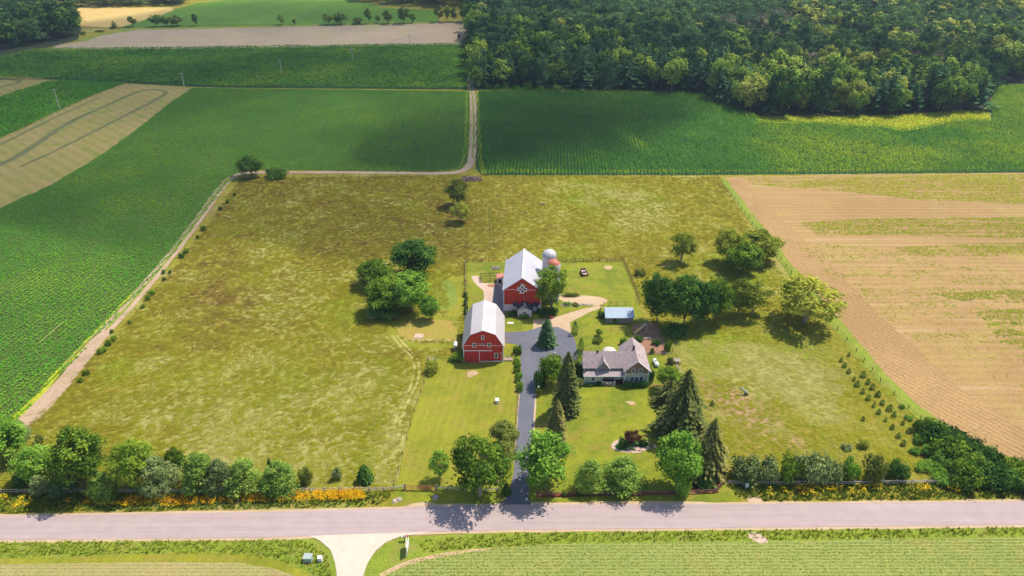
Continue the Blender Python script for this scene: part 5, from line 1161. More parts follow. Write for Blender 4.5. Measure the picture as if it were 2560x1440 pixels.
fence('split_rail_fence', [(1093, 1224), (1150, 1228), (1245, 1230), (1258, 1212)], 3.0, 1.3, .11, (.55, 1.0), 'short split rail fence under the leafy tree left of the driveway', M_railg, rr=.07)
fence('split_rail_fence', [(1245, 1212), (1256, 1190), (1262, 1172)], 2.2, 1.2, .1, (.5, 1.0), 'tan split rail fence turning up beside the driveway entrance', plain('tan_rail', (.42, .31, .22, 1)), rr=.08)
fence('wire_fence', [(1297, 960), (1296, 1000), (1290, 1080), (1286, 1150)], 2.8, 1.2, .07, (.5, .95), 'thin fence along the left side of the driveway', M_wooddk, rr=.03)
fence('split_rail_fence', [(1345, 1241), (1480, 1238), (1600, 1237), (1700, 1236), (1788, 1232), (1812, 1206)], 3.0, 1.15, .11, (.45, .9), 'brown split rail fence along the mulch bed right of the driveway', M_railb, rr=.07)
fence('split_rail_fence', [(1820, 1212), (1960, 1214), (2100, 1214), (2240, 1211), (2392, 1210)], 3.2, 1.3, .11, (.6, 1.05), 'long grey split rail fence before the row of roadside bushes', M_railg, rr=.09)
fence('garden_fence', [(1612, 886), (1640, 886), (1678, 888)], .5, .9, .04, (.3, .75), 'low picket fence at the lower edge of the brown garden', M_wood, rr=.03)
fence('wire_fence', [(1656, 840), (1680, 880), (1700, 915)], 3.0, 1.3, .07, (.5, 1.0), 'thin fence beside the dark maple trees and garden', M_wooddk, rr=.02)
fence('plank_fence', [(1690, 915), (1702, 940), (1712, 965)], 2.0, 1.0, .09, (.45, .85), 'short plank fence below the wooden platform', M_wood, rr=.08)
fence('wire_fence', [(1068, 905), (1060, 960), (1036, 1030), (1018, 1100), (996, 1175), (985, 1222)], 4.5, 1.3, .08, (1.0,), 'leaning wire fence at the west edge of the mown lawn', M_wooddk, rr=.02, jz=.15)
fence('pen_fence', [(1202, 692), (1246, 690), (1248, 703), (1203, 706), (1202, 692)], 2.4, 1.4, .08, (.35, .7, 1.05, 1.3), 'dark wooden livestock pen left of the big barn', M_wooddk, rr=.05)
fence('wire_fence', [(1502, 772), (1501, 790)], 1.6, 1.6, .12, (.6, 1.1), 'dark gate posts left of the blue roofed shed', M_wooddk, rr=.05)
fence('rail_fence', [(1508, 764), (1540, 763), (1590, 762)], 2.4, 1.3, .07, (1.0,), 'thin fence behind the blue roofed shed', M_wooddk, rr=.03)
gt_ = empty('farm_gate', px2(1014, 1225), 0, 'rusty red tubular farm gate beside the flower strip', 'gate')
x0, y0 = G(1014, 1225); x1, y1 = G(1088, 1227); gw = x1-x0; gt_.rotation_euler = (0, 0, math.atan2(y1-y0, x1-x0)); m = MB()
for k in range(6): m.tube([(0, 0, .25+k*.22), (gw, 0, .25+k*.22)], .035, 6)
m.build('bar', M_rust, gt_); m = MB()
for k in range(5): m.tube([(gw*k/4, 0, .2), (gw*k/4, 0, 1.38)], .04, 6)
m.build('upright', M_rust, gt_)
for x in (-.2, gw+.2): MB().tube([(x, 0, 0), (x, 0, 1.7)], .13, 8).build('post', M_wood, gt_)
tr_ = empty('garden_trellis', px2(1080, 912), 0, 'grey wooden trellis frame at the top corner of the mown lawn', 'trellis'); m = MB()
for x in (-.9, .9):
    for y in (-.3, .9): m.box(x-.06, x+.06, y-.06, y+.06, 0, 1.9)
m.box(-1, 1, -.35, -.25, 1.8, 1.9); m.box(-1, 1, .85, .95, 1.8, 1.9)
for k in range(6): m.box(-.9+k*.36-.02, -.9+k*.36+.02, -.4, 1.0, 1.9, 1.95)
m.build('frame', M_wood, tr_)
# ---------------------------------------------------------------- power poles
poles = [(150, 275, 222), (463, 229, 182), (705, 190, 150), (882, 153, 121), (1026, 119, 88)]; tops = []
nm_ = ['pole standing in the tan strip nearest the left edge', 'crossarm pole at the top corner of the tan hay strip', 'thin pole in the middle of the dark corn field', 'thin pole at the far right of the dark corn field', 'farthest thin pole before the bare brown field']
for (px, py, ty), lb in zip(poles, nm_):
    x, y = G(px, py); H = min(13, max(8, height_at(y, ty))); e = empty('utility_pole', (x, y, gz1(x, y)), math.radians(30), 'weathered grey utility '+lb, 'utility pole', 'utility poles crossing the fields')
    MB().tube([(0, 0, 0), (0, 0, H)], [.22, .15], 8).build('pole', plain_cached('grey_pole', (.50, .45, .42, 1)), e); MB().box(-1.3, 1.3, -.07, .07, H-.6, H-.42).build('crossarm', plain_cached('grey_pole', (.5, .45, .42, 1)), e)
    for q in (-1.2, 0, 1.2): MB().lathe([(.06, 0), (.09, .1), (.04, .22)], 8).build('insulator', M_white, e, (q, 0, H-.42 if q else H))
    tops.append((x, y, gz1(x, y)+H-.3))
for k, off in enumerate((-1.2, 1.2)):
    m = MB(); c, s = math.cos(math.radians(30)), math.sin(math.radians(30))
    for a, b in zip(tops[:-1], tops[1:]):
        pts = [(a[0]+(b[0]-a[0])*t+off*c, a[1]+(b[1]-a[1])*t+off*s, a[2]+(b[2]-a[2])*t-6*t*(1-t)) for t in np.linspace(0, 1, 9)]; m.tube(pts, .025, 4)
    o = m.build('power_line', M_dark); tag(o, ['nearer', 'farther'][k]+' of the two thin power lines strung between the utility poles', 'power line')
# ================================================================== TREES AND SHRUBS
T = tree
# yard
T('decopen', 'green', 1378, 786, 664, 78, 'tall leafy tree standing close to the right side of the big barn', k=.97)
T('spruceclose', 'blue', 1367, 863, 797, 38, 'blue spruce in the middle of the asphalt yard')
T('cypress', 'cedar', 1437, 836, 803, 17, 'narrow cedar at the top right edge of the asphalt yard', 'narrow cedars beside the asphalt yard', name='cedar_tree')
T('cypress', 'cedar', 1452, 879, 845, 17, 'narrow cedar halfway down the right edge of the asphalt yard', 'narrow cedars beside the asphalt yard', name='cedar_tree')
T('cypress', 'cedar', 1443, 912, 873, 27, 'stout rounded cedar left of the farmhouse roof corner')
T('shrub', 'dark', 1447, 940, 912, 34, 'dark shrub against the left wall of the farmhouse')
T('shrub', 'dark', 1442, 955, 935, 34, 'low dark shrub below the left wall of the farmhouse')
T('shrub', 'varieg', 1449, 966, 948, 19, 'pale variegated shrub at the front left corner of the farmhouse')
T('shrub', 'dark', 1502, 964, 955, 26, 'clipped low hedge left of the porch railing', sxy=.4); T('shrub', 'dark', 1477, 966, 958, 34, 'low dark plants below the left front window of the farmhouse', sxy=.35)
for i, px in enumerate((1568, 1588, 1607)): T('shrub', 'cedar', px, 969, 953, 26, ['left', 'middle', 'right'][i]+' section of the clipped dark hedge below the three front windows', 'clipped hedge below the farmhouse wing', 'hedge', 'clipped_hedge', sxy=.5)
T('shrub', 'cedar', 1625, 958, 925, 17, 'rounded dark cedar shrub at the right front corner of the farmhouse'); T('shrub', 'cedar', 1621, 935, 912, 12, 'small dark shrub against the right wall of the farmhouse')
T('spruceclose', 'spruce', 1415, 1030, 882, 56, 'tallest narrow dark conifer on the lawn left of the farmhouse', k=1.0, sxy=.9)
T('spruceclose', 'spruce', 1390, 1104, 998, 44, 'second narrow conifer lower on the lawn beside the driveway')
T('shrub', 'red', 1418, 1029, 1008, 28, 'dark red shrub at the foot of the tallest narrow conifer')
T('dec', 'green', 1377, 968, 893, 60, 'round leafy tree at the lower left edge of the asphalt yard'); T('shrub', 'dark', 1352, 973, 925, 34, 'dark rounded bush right beside the driveway bend')
T('shrub', 'green', 1393, 905, 888, 22, 'small green bush below the asphalt yard'); T('shrub', 'olive', 1345, 992, 972, 14, 'small olive bush below the driveway lamp post')
T('shrub', 'dark', 1294, 886, 864, 21, 'round clipped bush beside the gambrel barn and driveway')
for i in range(7): T('shrub', 'bright' if i % 2 else 'green', 1290+i*1.4+(i % 2)*3, 908+i*12, 896+i*12, 17, 'vine covered bush number %s from the top along the left driveway fence' % ['one', 'two', 'three', 'four', 'five', 'six', 'seven'][i], 'vine bushes along the left driveway fence')
T('shrub', 'bright', 1310, 796, 784, 23, 'bright green shrub below the window of the white entry building'); T('shrub', 'dark', 1345, 784, 770, 11, 'small dark bush at the right front corner of the big barn')
T('shrub', 'dark', 1284, 790, 779, 24, 'low dark bush at the left of the white entry building'); T('shrub', 'dark', 1372, 790, 772, 44, 'dark undergrowth below the tall barn tree')
T('shrub', 'bright', 1418, 764, 756, 18, 'bright green plant in the stone garden east of the big barn'); T('shrub', 'olive', 1440, 765, 758, 18, 'brownish plant in the stone garden east of the big barn')
T('shrub', 'olive', 1428, 742, 732, 40, 'scrubby bush line above the upper gravel apron', sxy=.3); T('shrub', 'green', 1372, 745, 728, 26, 'green bush behind the gravel beside the barn tree')
T('shrub', 'bright', 1538, 808, 797, 16, 'light green shrub in front of the blue roofed shed'); T('shrub', 'green', 1500, 795, 778, 16, 'green vine shrub on the posts left of the blue roofed shed')
T('decopen', 'dark', 1497, 842, 823, 16, 'thin sapling tree on the lawn behind the farmhouse'); T('shrub', 'olive', 1494, 857, 846, 26, 'low mixed flower clump below the thin sapling tree')
T('shrub', 'bright', 1558, 862, 845, 18, 'light green shrub behind the farmhouse wing roof'); T('shrub', 'dark', 1598, 852, 840, 22, 'dark leafy perennial patch in the brown garden'); T('shrub', 'dark', 1640, 862, 850, 22, 'dark plant at the right of the brown garden')
T('shrub', 'olive', 1630, 884, 871, 12, 'small bushy plant before the picket fence'); T('shrub', 'green', 1668, 880, 850, 18, 'ragged green shrub along the garden fence'); T('shrub', 'olive', 1675, 912, 893, 17, 'reddish green shrub beside the wooden platform')
T('shrub', 'yellow', 1080, 935, 908, 34, 'feathery yellow green willow shrub below the garden trellis'); T('shrub', 'green', 1150, 902, 878, 36, 'green bush against the left wall of the gambrel barn'); T('shrub', 'green', 1132, 903, 890, 22, 'low green bush below the white fuel tank')
for i in range(6): T('shrub', 'dark', 1164+(i % 2)*2, 742+i*11, 730+i*11, 10, 'dark creeper bush %s from the top on the west barn yard fence' % ['first', 'second', 'third', 'fourth', 'fifth', 'sixth'][i], 'creeper bushes on the west yard fence')
# island bed
T('decopen', 'red', 1580, 1117, 1081, 42, 'dark red japanese maple in the round lawn flower bed', cat='tree'); T('shrub', 'dark', 1555, 1120, 1095, 24, 'green bush left of the dark red maple in the flower bed'); T('shrub', 'dark', 1607, 1117, 1097, 20, 'green bush right of the dark red maple in the flower bed')
T('sapling', 'dark', 1628, 1118, 1105, 11, 'tiny conifer at the right tip of the round flower bed')
# roadside, either side of the driveway
T('decopen', 'green', 1200, 1241, 1096, 140, 'large leafy tree with pale forked trunk left of the driveway entrance'); T('decopen', 'bright', 1101, 1206, 1128, 46, 'small light green tree above the rusty gate')
T('dec', 'olive', 1258, 1133, 1056, 66, 'dark olive tree left of the driveway, upper of two'); T('dec', 'olive', 1264, 1172, 1104, 52, 'dark olive tree left of the driveway, lower of two')
T('decopen', 'bright', 1362, 1242, 1090, 132, 'large bright green tree right of the driveway entrance')
T('pine', 'pine', 1475, 1236, 1151, 74, 'left of the two rounded pines on the front lawn'); T('pine', 'pine', 1551, 1234, 1150, 96, 'right and wider of the two rounded pines on the front lawn')
T('dec', 'bright', 1686, 1236, 1090, 104, 'bright round headed maple at the front corner of the lawn'); T('shrub', 'bright', 1705, 1243, 1200, 40, 'bright leafy growth at the foot of the front maple')
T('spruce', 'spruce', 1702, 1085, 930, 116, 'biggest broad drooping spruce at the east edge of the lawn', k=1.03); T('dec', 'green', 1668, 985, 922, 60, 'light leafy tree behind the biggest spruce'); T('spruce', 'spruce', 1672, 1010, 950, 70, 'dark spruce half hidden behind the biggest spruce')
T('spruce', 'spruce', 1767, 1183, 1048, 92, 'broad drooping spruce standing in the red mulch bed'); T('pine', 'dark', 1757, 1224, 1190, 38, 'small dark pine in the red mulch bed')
T('shrub', 'red', 1722, 1215, 1195, 22, 'dark red shrub at the left end of the red mulch bed')
for px, w, d in ((1272, 12, 'first green bush beside'), (1412, 14, 'low bush right of'), (1448, 16, 'low clipped bush farther right of')): T('shrub', 'green', px, 1240, 1226, w, d+' the driveway entrance trees')
# tree clumps of the west pasture
T('dec', 'dark', 1035, 702, 606, 104, 'dark round tree at the back of the west pasture clump'); T('dec', 'green', 942, 722, 652, 84, 'spreading tree at the left of the west pasture clump')
T('dec', 'green', 968, 792, 702, 94, 'lit leafy tree at the lower left of the west pasture clump'); T('dec', 'bright', 1030, 790, 682, 92, 'brightest leafy tree at the front of the west pasture clump'); T('dec', 'green', 1000, 772, 690, 90, 'dense tree in the middle of the west pasture clump')
T('dec', 'bright', 1075, 805, 742, 46, 'small leafy tree beside the weedy island'); T('shrub', 'dark', 962, 795, 768, 80, 'dark underbrush at the foot of the west pasture clump')
T('decopen', 'olive', 1145, 520, 447, 56, 'thin olive tree in the back pasture, upper of two'); T('decopen', 'yellow', 1152, 560, 507, 48, 'thin yellow green tree in the back pasture, lower of two')
T('dec', 'dark', 630, 446, 388, 60, 'lone dark round tree at the bend of the dirt track'); T('shrub', 'dark', 692, 446, 423, 52, 'wide dark bush right of the lone tree at the track bend')
# east
T('decopen', 'yellow', 1701, 663, 584, 60, 'lone upright yellow green tree in the back pasture'); T('dec', 'yellow', 1817, 662, 576, 68, 'left tree of the yellow green group by the stubble field'); T('dec', 'yellow', 1893, 662, 580, 96, 'largest tree of the yellow green group by the stubble field'); T('dec', 'green', 1852, 692, 612, 84, 'front tree of the yellow green group by the stubble field')
T('dec', 'dark', 1640, 818, 688, 82, 'dark tall maple right of the blue roofed shed'); T('dec', 'dark', 1706, 832, 692, 96, 'largest dark maple behind the garden'); T('dec', 'dark', 1745, 826, 708, 78, 'dark maple at the right of the maple group')
T('dec', 'green', 1785, 812, 698, 74, 'paler tree just right of the dark maples'); T('dec', 'yellow', 1842, 796, 702, 66, 'yellow green tree in the row right of the dark maples'); T('decopen', 'yellow', 1878, 796, 706, 80, 'airy yellow green tree between the row and the spreading tree')
T('decopen', 'yellow', 2010, 808, 697, 150, 'wide spreading yellow green tree with visible limbs by the stubble field')
T('shrub', 'dark', 1690, 840, 815, 60, 'dark undergrowth beneath the maples'); T('shrub', 'olive', 1600, 690, 672, 26, 'scrub beside the paddock fence')
# left roadside row
L = 'trees and pines behind the orange flowers'
T('dec', 'bright', 28, 1172, 1056, 108, 'round leafy tree at the left edge of the picture'); T('dec', 'bright', 108, 1212, 1118, 88, 'light green tree right of the left edge tree'); T('pine', 'silver', 108, 1238, 1190, 46, 'small silvery pine below the light green tree')
T('pine', 'silver', 62, 1105, 1051, 40, 'thin grey green pine at the end of the dirt track'); T('shrub', 'olive', 100, 1110, 1088, 22, 'small shrub beside the end of the dirt track'); T('shrub', 'dark', 60, 1215, 1180, 40, 'dark bush in the shade under the left roadside trees')
T('dec', 'green', 222, 1242, 1086, 124, 'tallest leafy tree of the left roadside row', L); T('pine', 'blue', 172, 1243, 1150, 66, 'bluish pine leaning on the tallest leafy roadside tree', L); T('pine', 'pine', 270, 1250, 1185, 70, 'dark low pine at the foot of the tallest roadside tree', L)
T('dec', 'green', 352, 1236, 1106, 96, 'second leafy tree of the left roadside row', L); T('pine', 'silver', 405, 1240, 1146, 92, 'grey green pine between the second leafy tree and the wide pine', L); T('dec', 'green', 445, 1192, 1126, 46, 'small leafy tree behind the grey green pines', L)
T('pine', 'pine', 512, 1236, 1136, 88, 'wide pine near the middle of the left roadside row', L); T('pine', 'silver', 560, 1238, 1150, 70, 'pine overlapping the right side of the wide pine', L); T('pine', 'pine', 620, 1240, 1152, 86, 'bushy pine above the yellow flower bank', L)
T('spruce', 'dark', 683, 1206, 1146, 32, 'narrow dark spruce between the two last bushy pines', L); T('pine', 'pine', 706, 1240, 1158, 84, 'last bushy pine at the right end of the left row', L); T('shrub', 'olive', 768, 1212, 1170, 34, 'olive bush right of the last bushy pine'); T('shrub', 'silver', 843, 1200, 1172, 24, 'small silvery shrub in the pasture grass near the road')
T('spruceclose', 'dark', 914, 1202, 1162, 34, 'small dark spruce alone near the road fence')
T('shrub', 'dark', 1262, 1238, 1205, 20, 'bush by the split rail corner at the driveway entrance')
# right roadside row
R = 'bushes behind the long grey rail fence'
for px, by, ty, w, m_, d in [(1862, 1206, 1151, 72, 'silver', 'first silvery bush from the left'), (1914, 1205, 1148, 54, 'silver', 'second silvery bush from the left'), (1970, 1207, 1140, 60, 'green', 'green bush between the silvery bushes'), (2020, 1208, 1133, 80, 'silver', 'tallest silvery bush'), (2066, 1207, 1150, 56, 'silver', 'silvery bush right of the tallest one'), (2120, 1204, 1150, 42, 'bright', 'light green bush'), (2178, 1205, 1143, 56, 'olive', 'dull olive bush'), (2236, 1202, 1155, 52, 'dark', 'dark green compact bush')]:
    T('shrub', m_, px, by, ty, w, d+' behind the long grey rail fence', R, 'bush', 'roadside_bush')
H = 'dense thicket between the east pasture and the stubble field'
HD = ['topmost', 'second', 'third', 'fourth', 'fifth', 'sixth', 'seventh', 'eighth', 'ninth', 'tenth', 'eleventh', 'twelfth', 'thirteenth', 'fourteenth', 'fifteenth', 'sixteenth']
for i, (px, by, w, h) in enumerate([(2310, 1092, 58, 42), (2335, 1115, 80, 55), (2375, 1112, 70, 45), (2362, 1150, 90, 62), (2412, 1142, 76, 50), (2352, 1175, 60, 40), (2400, 1180, 88, 58), (2450, 1162, 80, 48), (2440, 1198, 84, 52), (2400, 1224, 84, 62), (2490, 1185, 84, 50), (2480, 1222, 86, 56), (2530, 1205, 86, 56), (2545, 1232, 80, 48)]):
    T('shrub', 'dark' if i % 3 else 'green', px, by-3, by-h*.92, w*.86, HD[i]+' dark bush of the dense thicket beside the stubble field', H, 'bush', 'thicket_bush')
for i, (px, by, w) in enumerate([(2292, 1072, 24), (2300, 1110, 34), (2318, 1140, 36), (2330, 1180, 40), (2350, 1212, 44), (2300, 1175, 34), (2285, 1135, 26), (2370, 1200, 40), (2270, 1050, 20), (2255, 1022, 16)]):
    T('shrub', 'bright', px, by, by-w*.55, w, HD[i]+' light green bush along the pasture side of the thicket', 'light bushes along the thicket', 'bush', 'thicket_bush')
T('shrub', 'yellow', 2157, 1120, 1100, 26, 'pale yellow shrub in the lower east pasture'); T('shrub', 'silver', 2115, 1125, 1112, 24, 'pale grey weed clump left of the pale yellow shrub')
# saplings
SA = [(2102, 898), (2110, 912), (2121, 885), (2121, 927), (2157, 936), (2169, 954), (2142, 960), (2181, 967), (2156, 977), (2194, 985), (2170, 993), (2205, 1005), (2223, 1020), (2184, 1011), (2196, 1029), (2234, 1035), (2213, 1047), (2256, 1056), (2230, 1066), (2271, 1076), (2245, 1088), (2257, 1107), (2134, 946), (2157, 1045)]
for i, (px, by) in enumerate(SA):
    w = (9, 12, 8, 10, 15, 12, 14, 14, 12, 14, 13, 12, 15, 9, 12, 12, 8, 9, 11, 13, 12, 13, 9, 9)[i]
    T('sapling', 'dark', px, by+6, by-w*.6, w, 'small dark conifer sapling planted in the rows beside the right field fence', 'conifer saplings in rows in the east pasture')
T('sapling', 'dark', 1780, 1013, 1001, 11, 'lone small sapling at the left of the east pasture bare ground')
SB = [(285, 847, 15), (272, 860, 18), (257, 878, 22), (217, 933, 15), (205, 950, 15), (380, 733, 17), (371, 745, 14), (358, 766, 10), (325, 805, 9), (280, 828, 9), (570, 502, 9), (587, 485, 7), (552, 520, 10), (510, 571, 16), (495, 592, 9), (466, 628, 14), (454, 640, 14), (410, 679, 10), (426, 679, 9), (411, 697, 10)]
for i, (px, by, w) in enumerate(SB): T('shrub', 'green', px, by+5, by-w*.45, w, 'small green bush in the line beside the left dirt track', 'small bushes along the dirt track')
for i, (px, by, w) in enumerate([(1216, 218, 16), (1226, 220, 14), (1245, 219, 16), (1262, 220, 18), (1290, 221, 16), (1320, 222, 24), (1350, 224, 18), (1395, 227, 26)]): T('shrub', 'green' if i % 2 else 'bright', px, by+3, by-w*.6, w, 'low bush at the foot of the forest edge above the corn', 'bushes at the forest foot')
T('dec', 'fdec', 1194, 222, 168, 34, 'separate tree beside the top of the dirt track')
# far hedgerow
FH = [(334, 68, 22, 42), (392, 68, 30, 38), (417, 67, 22, 42), (443, 67, 36, 38), (490, 66, 15, 36), (705, 64, 18, 41), (736, 63, 8, 52), (822, 63, 28, 38), (852, 63, 34, 36), (895, 61, 26, 50), (922, 60, 17, 28), (945, 59, 14, 45), (971, 60, 26, 32), (1010, 60, 30, 20), (1032, 58, 14, 42), (1098, 56, 22, 22), (1118, 56, 18, 20), (1135, 55, 18, 28), (1160, 55, 26, 14), (1172, 56, 28, 10)]
for i, (px, by, w, ty) in enumerate(FH): 
    T('declow', 'fdec' if i % 3 else 'olive', px, by, ty, w, '%s hedgerow tree %s below the far green hill' % ('tall' if by-ty > 31 else ('middling' if by-ty > 23 else 'small'), 'at the left foot' if px < 450 else 'standing alone left of the middle' if px < 760 else 'in the central clump' if px < 900 else 'right of the central clump' if px < 1050 else 'next to the big forest'), 'trees of the far hedgerow')
T('sprucelow', 'dark', 286, 71, 52, 17, 'lone dark conifer at the left end of the bare field'); T('shrub', 'olive', 208, 88, 78, 12, 'small bush by the left woods corner'); T('shrub', 'olive', 250, 80, 76, 22, 'scrubby bush left of the lone far conifer')
# ================================================================== FOREST
def forest_pts(poly_px, gap, seed):
    poly = [G(*q) for q in poly_px]; a = np.array(poly); X, Y = [], []
    lo, hi = a.min(0), a.max(0); r = np.random.default_rng(seed)
    gx_, gy_ = np.meshgrid(np.arange(lo[0], hi[0], gap), np.arange(lo[1], hi[1], gap*.9)); gx_ = gx_+(np.arange(gx_.shape[0])[:, None] % 2)*gap/2
    x = gx_.ravel()+r.normal(0, gap*.22, gx_.size); y = gy_.ravel()+r.normal(0, gap*.22, gx_.size); k = inpoly(x, y, poly); return x[k], y[k]
def far_poly(poly, extra): return poly
FP = [(1178, 45), (1174, 200), (1200, 216), (1290, 219), (1540, 228), (1760, 233), (1800, 258), (1885, 288), (2200, 290), (2300, 285), (2456, 276), (2472, 250), (2484, 214), (2560, 200), (2700, 190), (2700, 0), (1170, 0)]
fx, fy = forest_pts(FP, 8.2, 1)
# beyond the picture's top edge and the back of the hill
r = np.random.default_rng(4)
bx_ = r.uniform(-620, 720, 5200); by2 = r.uniform(850, 1010, 5200); kk = (by2 > 862)
bx_, by2 = bx_[kk], by2[kk]
lx, ly = forest_pts([(-300, 130), (0, 132), (60, 118), (125, 108), (190, 92), (198, 66), (160, 56), (-300, 52)], 8.0, 2)
tx, ty_ = forest_pts([(-60, -3), (150, 0), (470, 0), (480, 8), (430, 16), (300, 18), (120, 20), (-60, 16)], 8.5, 3)
hx_, hy_ = forest_pts([(860, -6), (1185, -6), (1185, 14), (1100, 16), (970, 14), (890, 4)], 8.5, 3)
def pixel(x, y, z):
    zc = y*CP+(CAMH-z)*SP; yc = (z-CAMH)*CP+y*SP; return 1280+x/zc*F, 720-yc/zc*F
def species(x, y, far):
    px, py = pixel(x, y, 15.0); n = fbm(x, y, 45, 91); n2 = r.random(len(x))
    con = .66-.22*sstep(1750, 2300, px)+.9*(n-.5); dead = (fbm(x, y, 26, 95) > .70) & (n2 < .30) & (px > 1700)
    s = np.where(n2 < con, 0, 1)            # 0 pine 1 deciduous 2 yellow 3 dead
    yel = (fbm(x, y, 30, 97)+.22*sstep(1550, 2300, px)-.04 > .62) & (r.random(len(x)) < .55)
    s = np.where((s == 1) & yel, 2, s); s = np.where(dead, 3, s)
    dz = (((px-1880)/95)**2+((py-52)/26)**2 < 1) | (((px-2250)/70)**2+((py-105)/26)**2 < 1); s = np.where(dz & (r.random(len(x)) < .45), 3, s)
    dk = py < 26; s = np.where(dk & (px < 1950) & (px > 1150), 0, s); return s, px, py
ax_ = np.concatenate([fx, lx, tx, hx_, bx_]); ay_ = np.concatenate([fy, ly, ty_, hy_, by2]); sp_, ppx, ppy = species(ax_, ay_, 0)
sp_[len(fx):len(fx)+len(lx)] = np.where(r.random(len(lx)) < .7, 1, 0)
# valley of young pines on the right: lower and denser
vall = (np.abs((ppx-1950)*.26+40-ppy+10*np.sin(ppx/90)) < 13) & (ppx > 1960) & (ppx < 2420)
keep = np.ones(len(ax_), bool)
vis = (ppx > -120) & (ppx < 2700); ax_, ay_, sp_, ppx, ppy, vall = [q[vis] for q in (ax_, ay_, sp_, ppx, ppy, vall)]
dist = np.hypot(ax_, ay_); order = np.argsort(dist)
Hh = r.normal(17.5, 3.0, len(ax_))+6*(fbm(ax_, ay_, 35, 44)-.5); Hh = np.clip(Hh, 9, 25); Hh = np.where(sp_ == 0, Hh+1.5, Hh); Hh = np.where(vall, 12, Hh)
Rr = np.where(sp_ == 0, Hh*r.uniform(.22, .31, len(ax_)), Hh*r.uniform(.29, .40, len(ax_)))
order = order[(np.abs(ppx[order]-1280) < 1330)]
near = order[:298]; isnear = np.zeros(len(ax_), bool); isnear[near] = True
KD = {0: [('pinelow', 'fpine'), ('sprucelow', 'fspr'), ('sprucelow', 'fspr')], 1: [('declow', 'fdec')], 2: [('declow', 'fyel')], 3: [('bare', 'grey')]}
KL = {0: 'tall dark green pine', 1: 'leafy green tree', 2: 'light yellow green tree', 3: 'bare greyish dead tree'}
for i in near:
    k_, m_ = KD[int(sp_[i])][int(r.random()*len(KD[int(sp_[i])]))]; lft = ppx[i] < 600
    sec = int(np.clip((ppx[i]-1180)/108, 0, 11)); q2 = int(sp_[i]); sz = 'very tall ' if Hh[i] > 20.3 else ('low ' if Hh[i] < 16 else ''); br_ = 'broad ' if Rr[i]/Hh[i] > (.28 if q2 == 0 else .365) else ('slim ' if Rr[i]/Hh[i] < (.245 if q2 == 0 else .325) else '')
    _,ed = pixel(ax_[i], ay_[i], 0.0); edge = [216, 219, 221, 224, 228, 235, 275, 290, 290, 289, 284, 274][sec]-ed; d_ = 'foremost' if edge < 9 else ('in second row' if edge < 20 else ('in third row' if edge < 34 else 'deeper in'))
    SN = ['beside the track top', 'at the corn corner bushes', 'above the left corn end', 'behind the left corn', 'left of the forest bend', 'at the forest bend', 'right of the forest bend', 'above the weed strip start', 'above the weed strip middle', "above the weed strip's dark spot", 'above the weed strip end', 'at the right forest corner']
    where = 'in the small woods at the far left' if lft else '%s, %s' % (d_, SN[sec])
    KLs = {0: 'dark green pine', 1: 'leafy green tree', 2: 'light yellow green tree', 3: 'bare grey dead tree'}[q2]; KLs = sz+br_+KLs; KL[q2] = KLs
    tree_at(k_, m_, float(ax_[i]), float(ay_[i]), float(Hh[i]), float(Rr[i]), KL[int(sp_[i])]+' '+where, KL[int(sp_[i])]+' '+where, name=None if k_ != 'bare' else 'dead_tree')
rest = ~isnear
def bulk(name, sel, kinds, mat):
    if not sel.any(): return
    n = sel.sum(); z = gz(ax_[sel], ay_[sel]); cos = []; tin = []; x, y, h, R_ = ax_[sel], ay_[sel], Hh[sel], Rr[sel]*1.08; z0 = z
    pick = r.integers(0, len(TM[kinds]), n); tv = r.normal(0, .22, n); a_ = r.uniform(0, 6.28, n)
    for ti, (P, Fq, Tn) in enumerate(TM[kinds]):
        idx = np.where(pick == ti)[0]
        if not len(idx): continue
        c, s = np.cos(a_[idx])[:, None], np.sin(a_[idx])[:, None]; Rx = R_[idx][:, None]
        co = np.stack([(P[None, :, 0]*c-P[None, :, 1]*s)*Rx+x[idx][:, None], (P[None, :, 0]*s+P[None, :, 1]*c)*Rx+y[idx][:, None], P[None, :, 2]*h[idx][:, None]+z0[idx][:, None]], -1).reshape(-1, 3)
        cos.append(co); tin.append((Tn[None]+tv[idx][:, None]).ravel())
    co = np.concatenate(cos); me = npmesh(name, co, np.arange(len(co)).reshape(-1, 4), 4, np.concatenate(tin), ML[mat]); o = link(name, me); o['kind'] = 'stuff'; return o
midd = rest & (dist < 620)
bulk('forest_pines', midd & (sp_ == 0), 'pinelow', 'fpine'); bulk('forest_trees', midd & (sp_ == 1), 'declow', 'fdec'); bulk('forest_trees', midd & (sp_ == 2), 'declow', 'fyel')
bulk('forest_dead_trees', rest & (sp_ == 3), 'bare', 'grey')
fr_ = rest & (dist >= 620)
bulk('forest_pines', fr_ & (sp_ == 0), 'sprucefar', 'fpine'); bulk('forest_trees', fr_ & (sp_ == 1), 'decfar', 'fdec'); bulk('forest_trees', fr_ & (sp_ == 2), 'decfar', 'fyel')
print('FOREST', len(fx), len(ax_), int(rest.sum()))
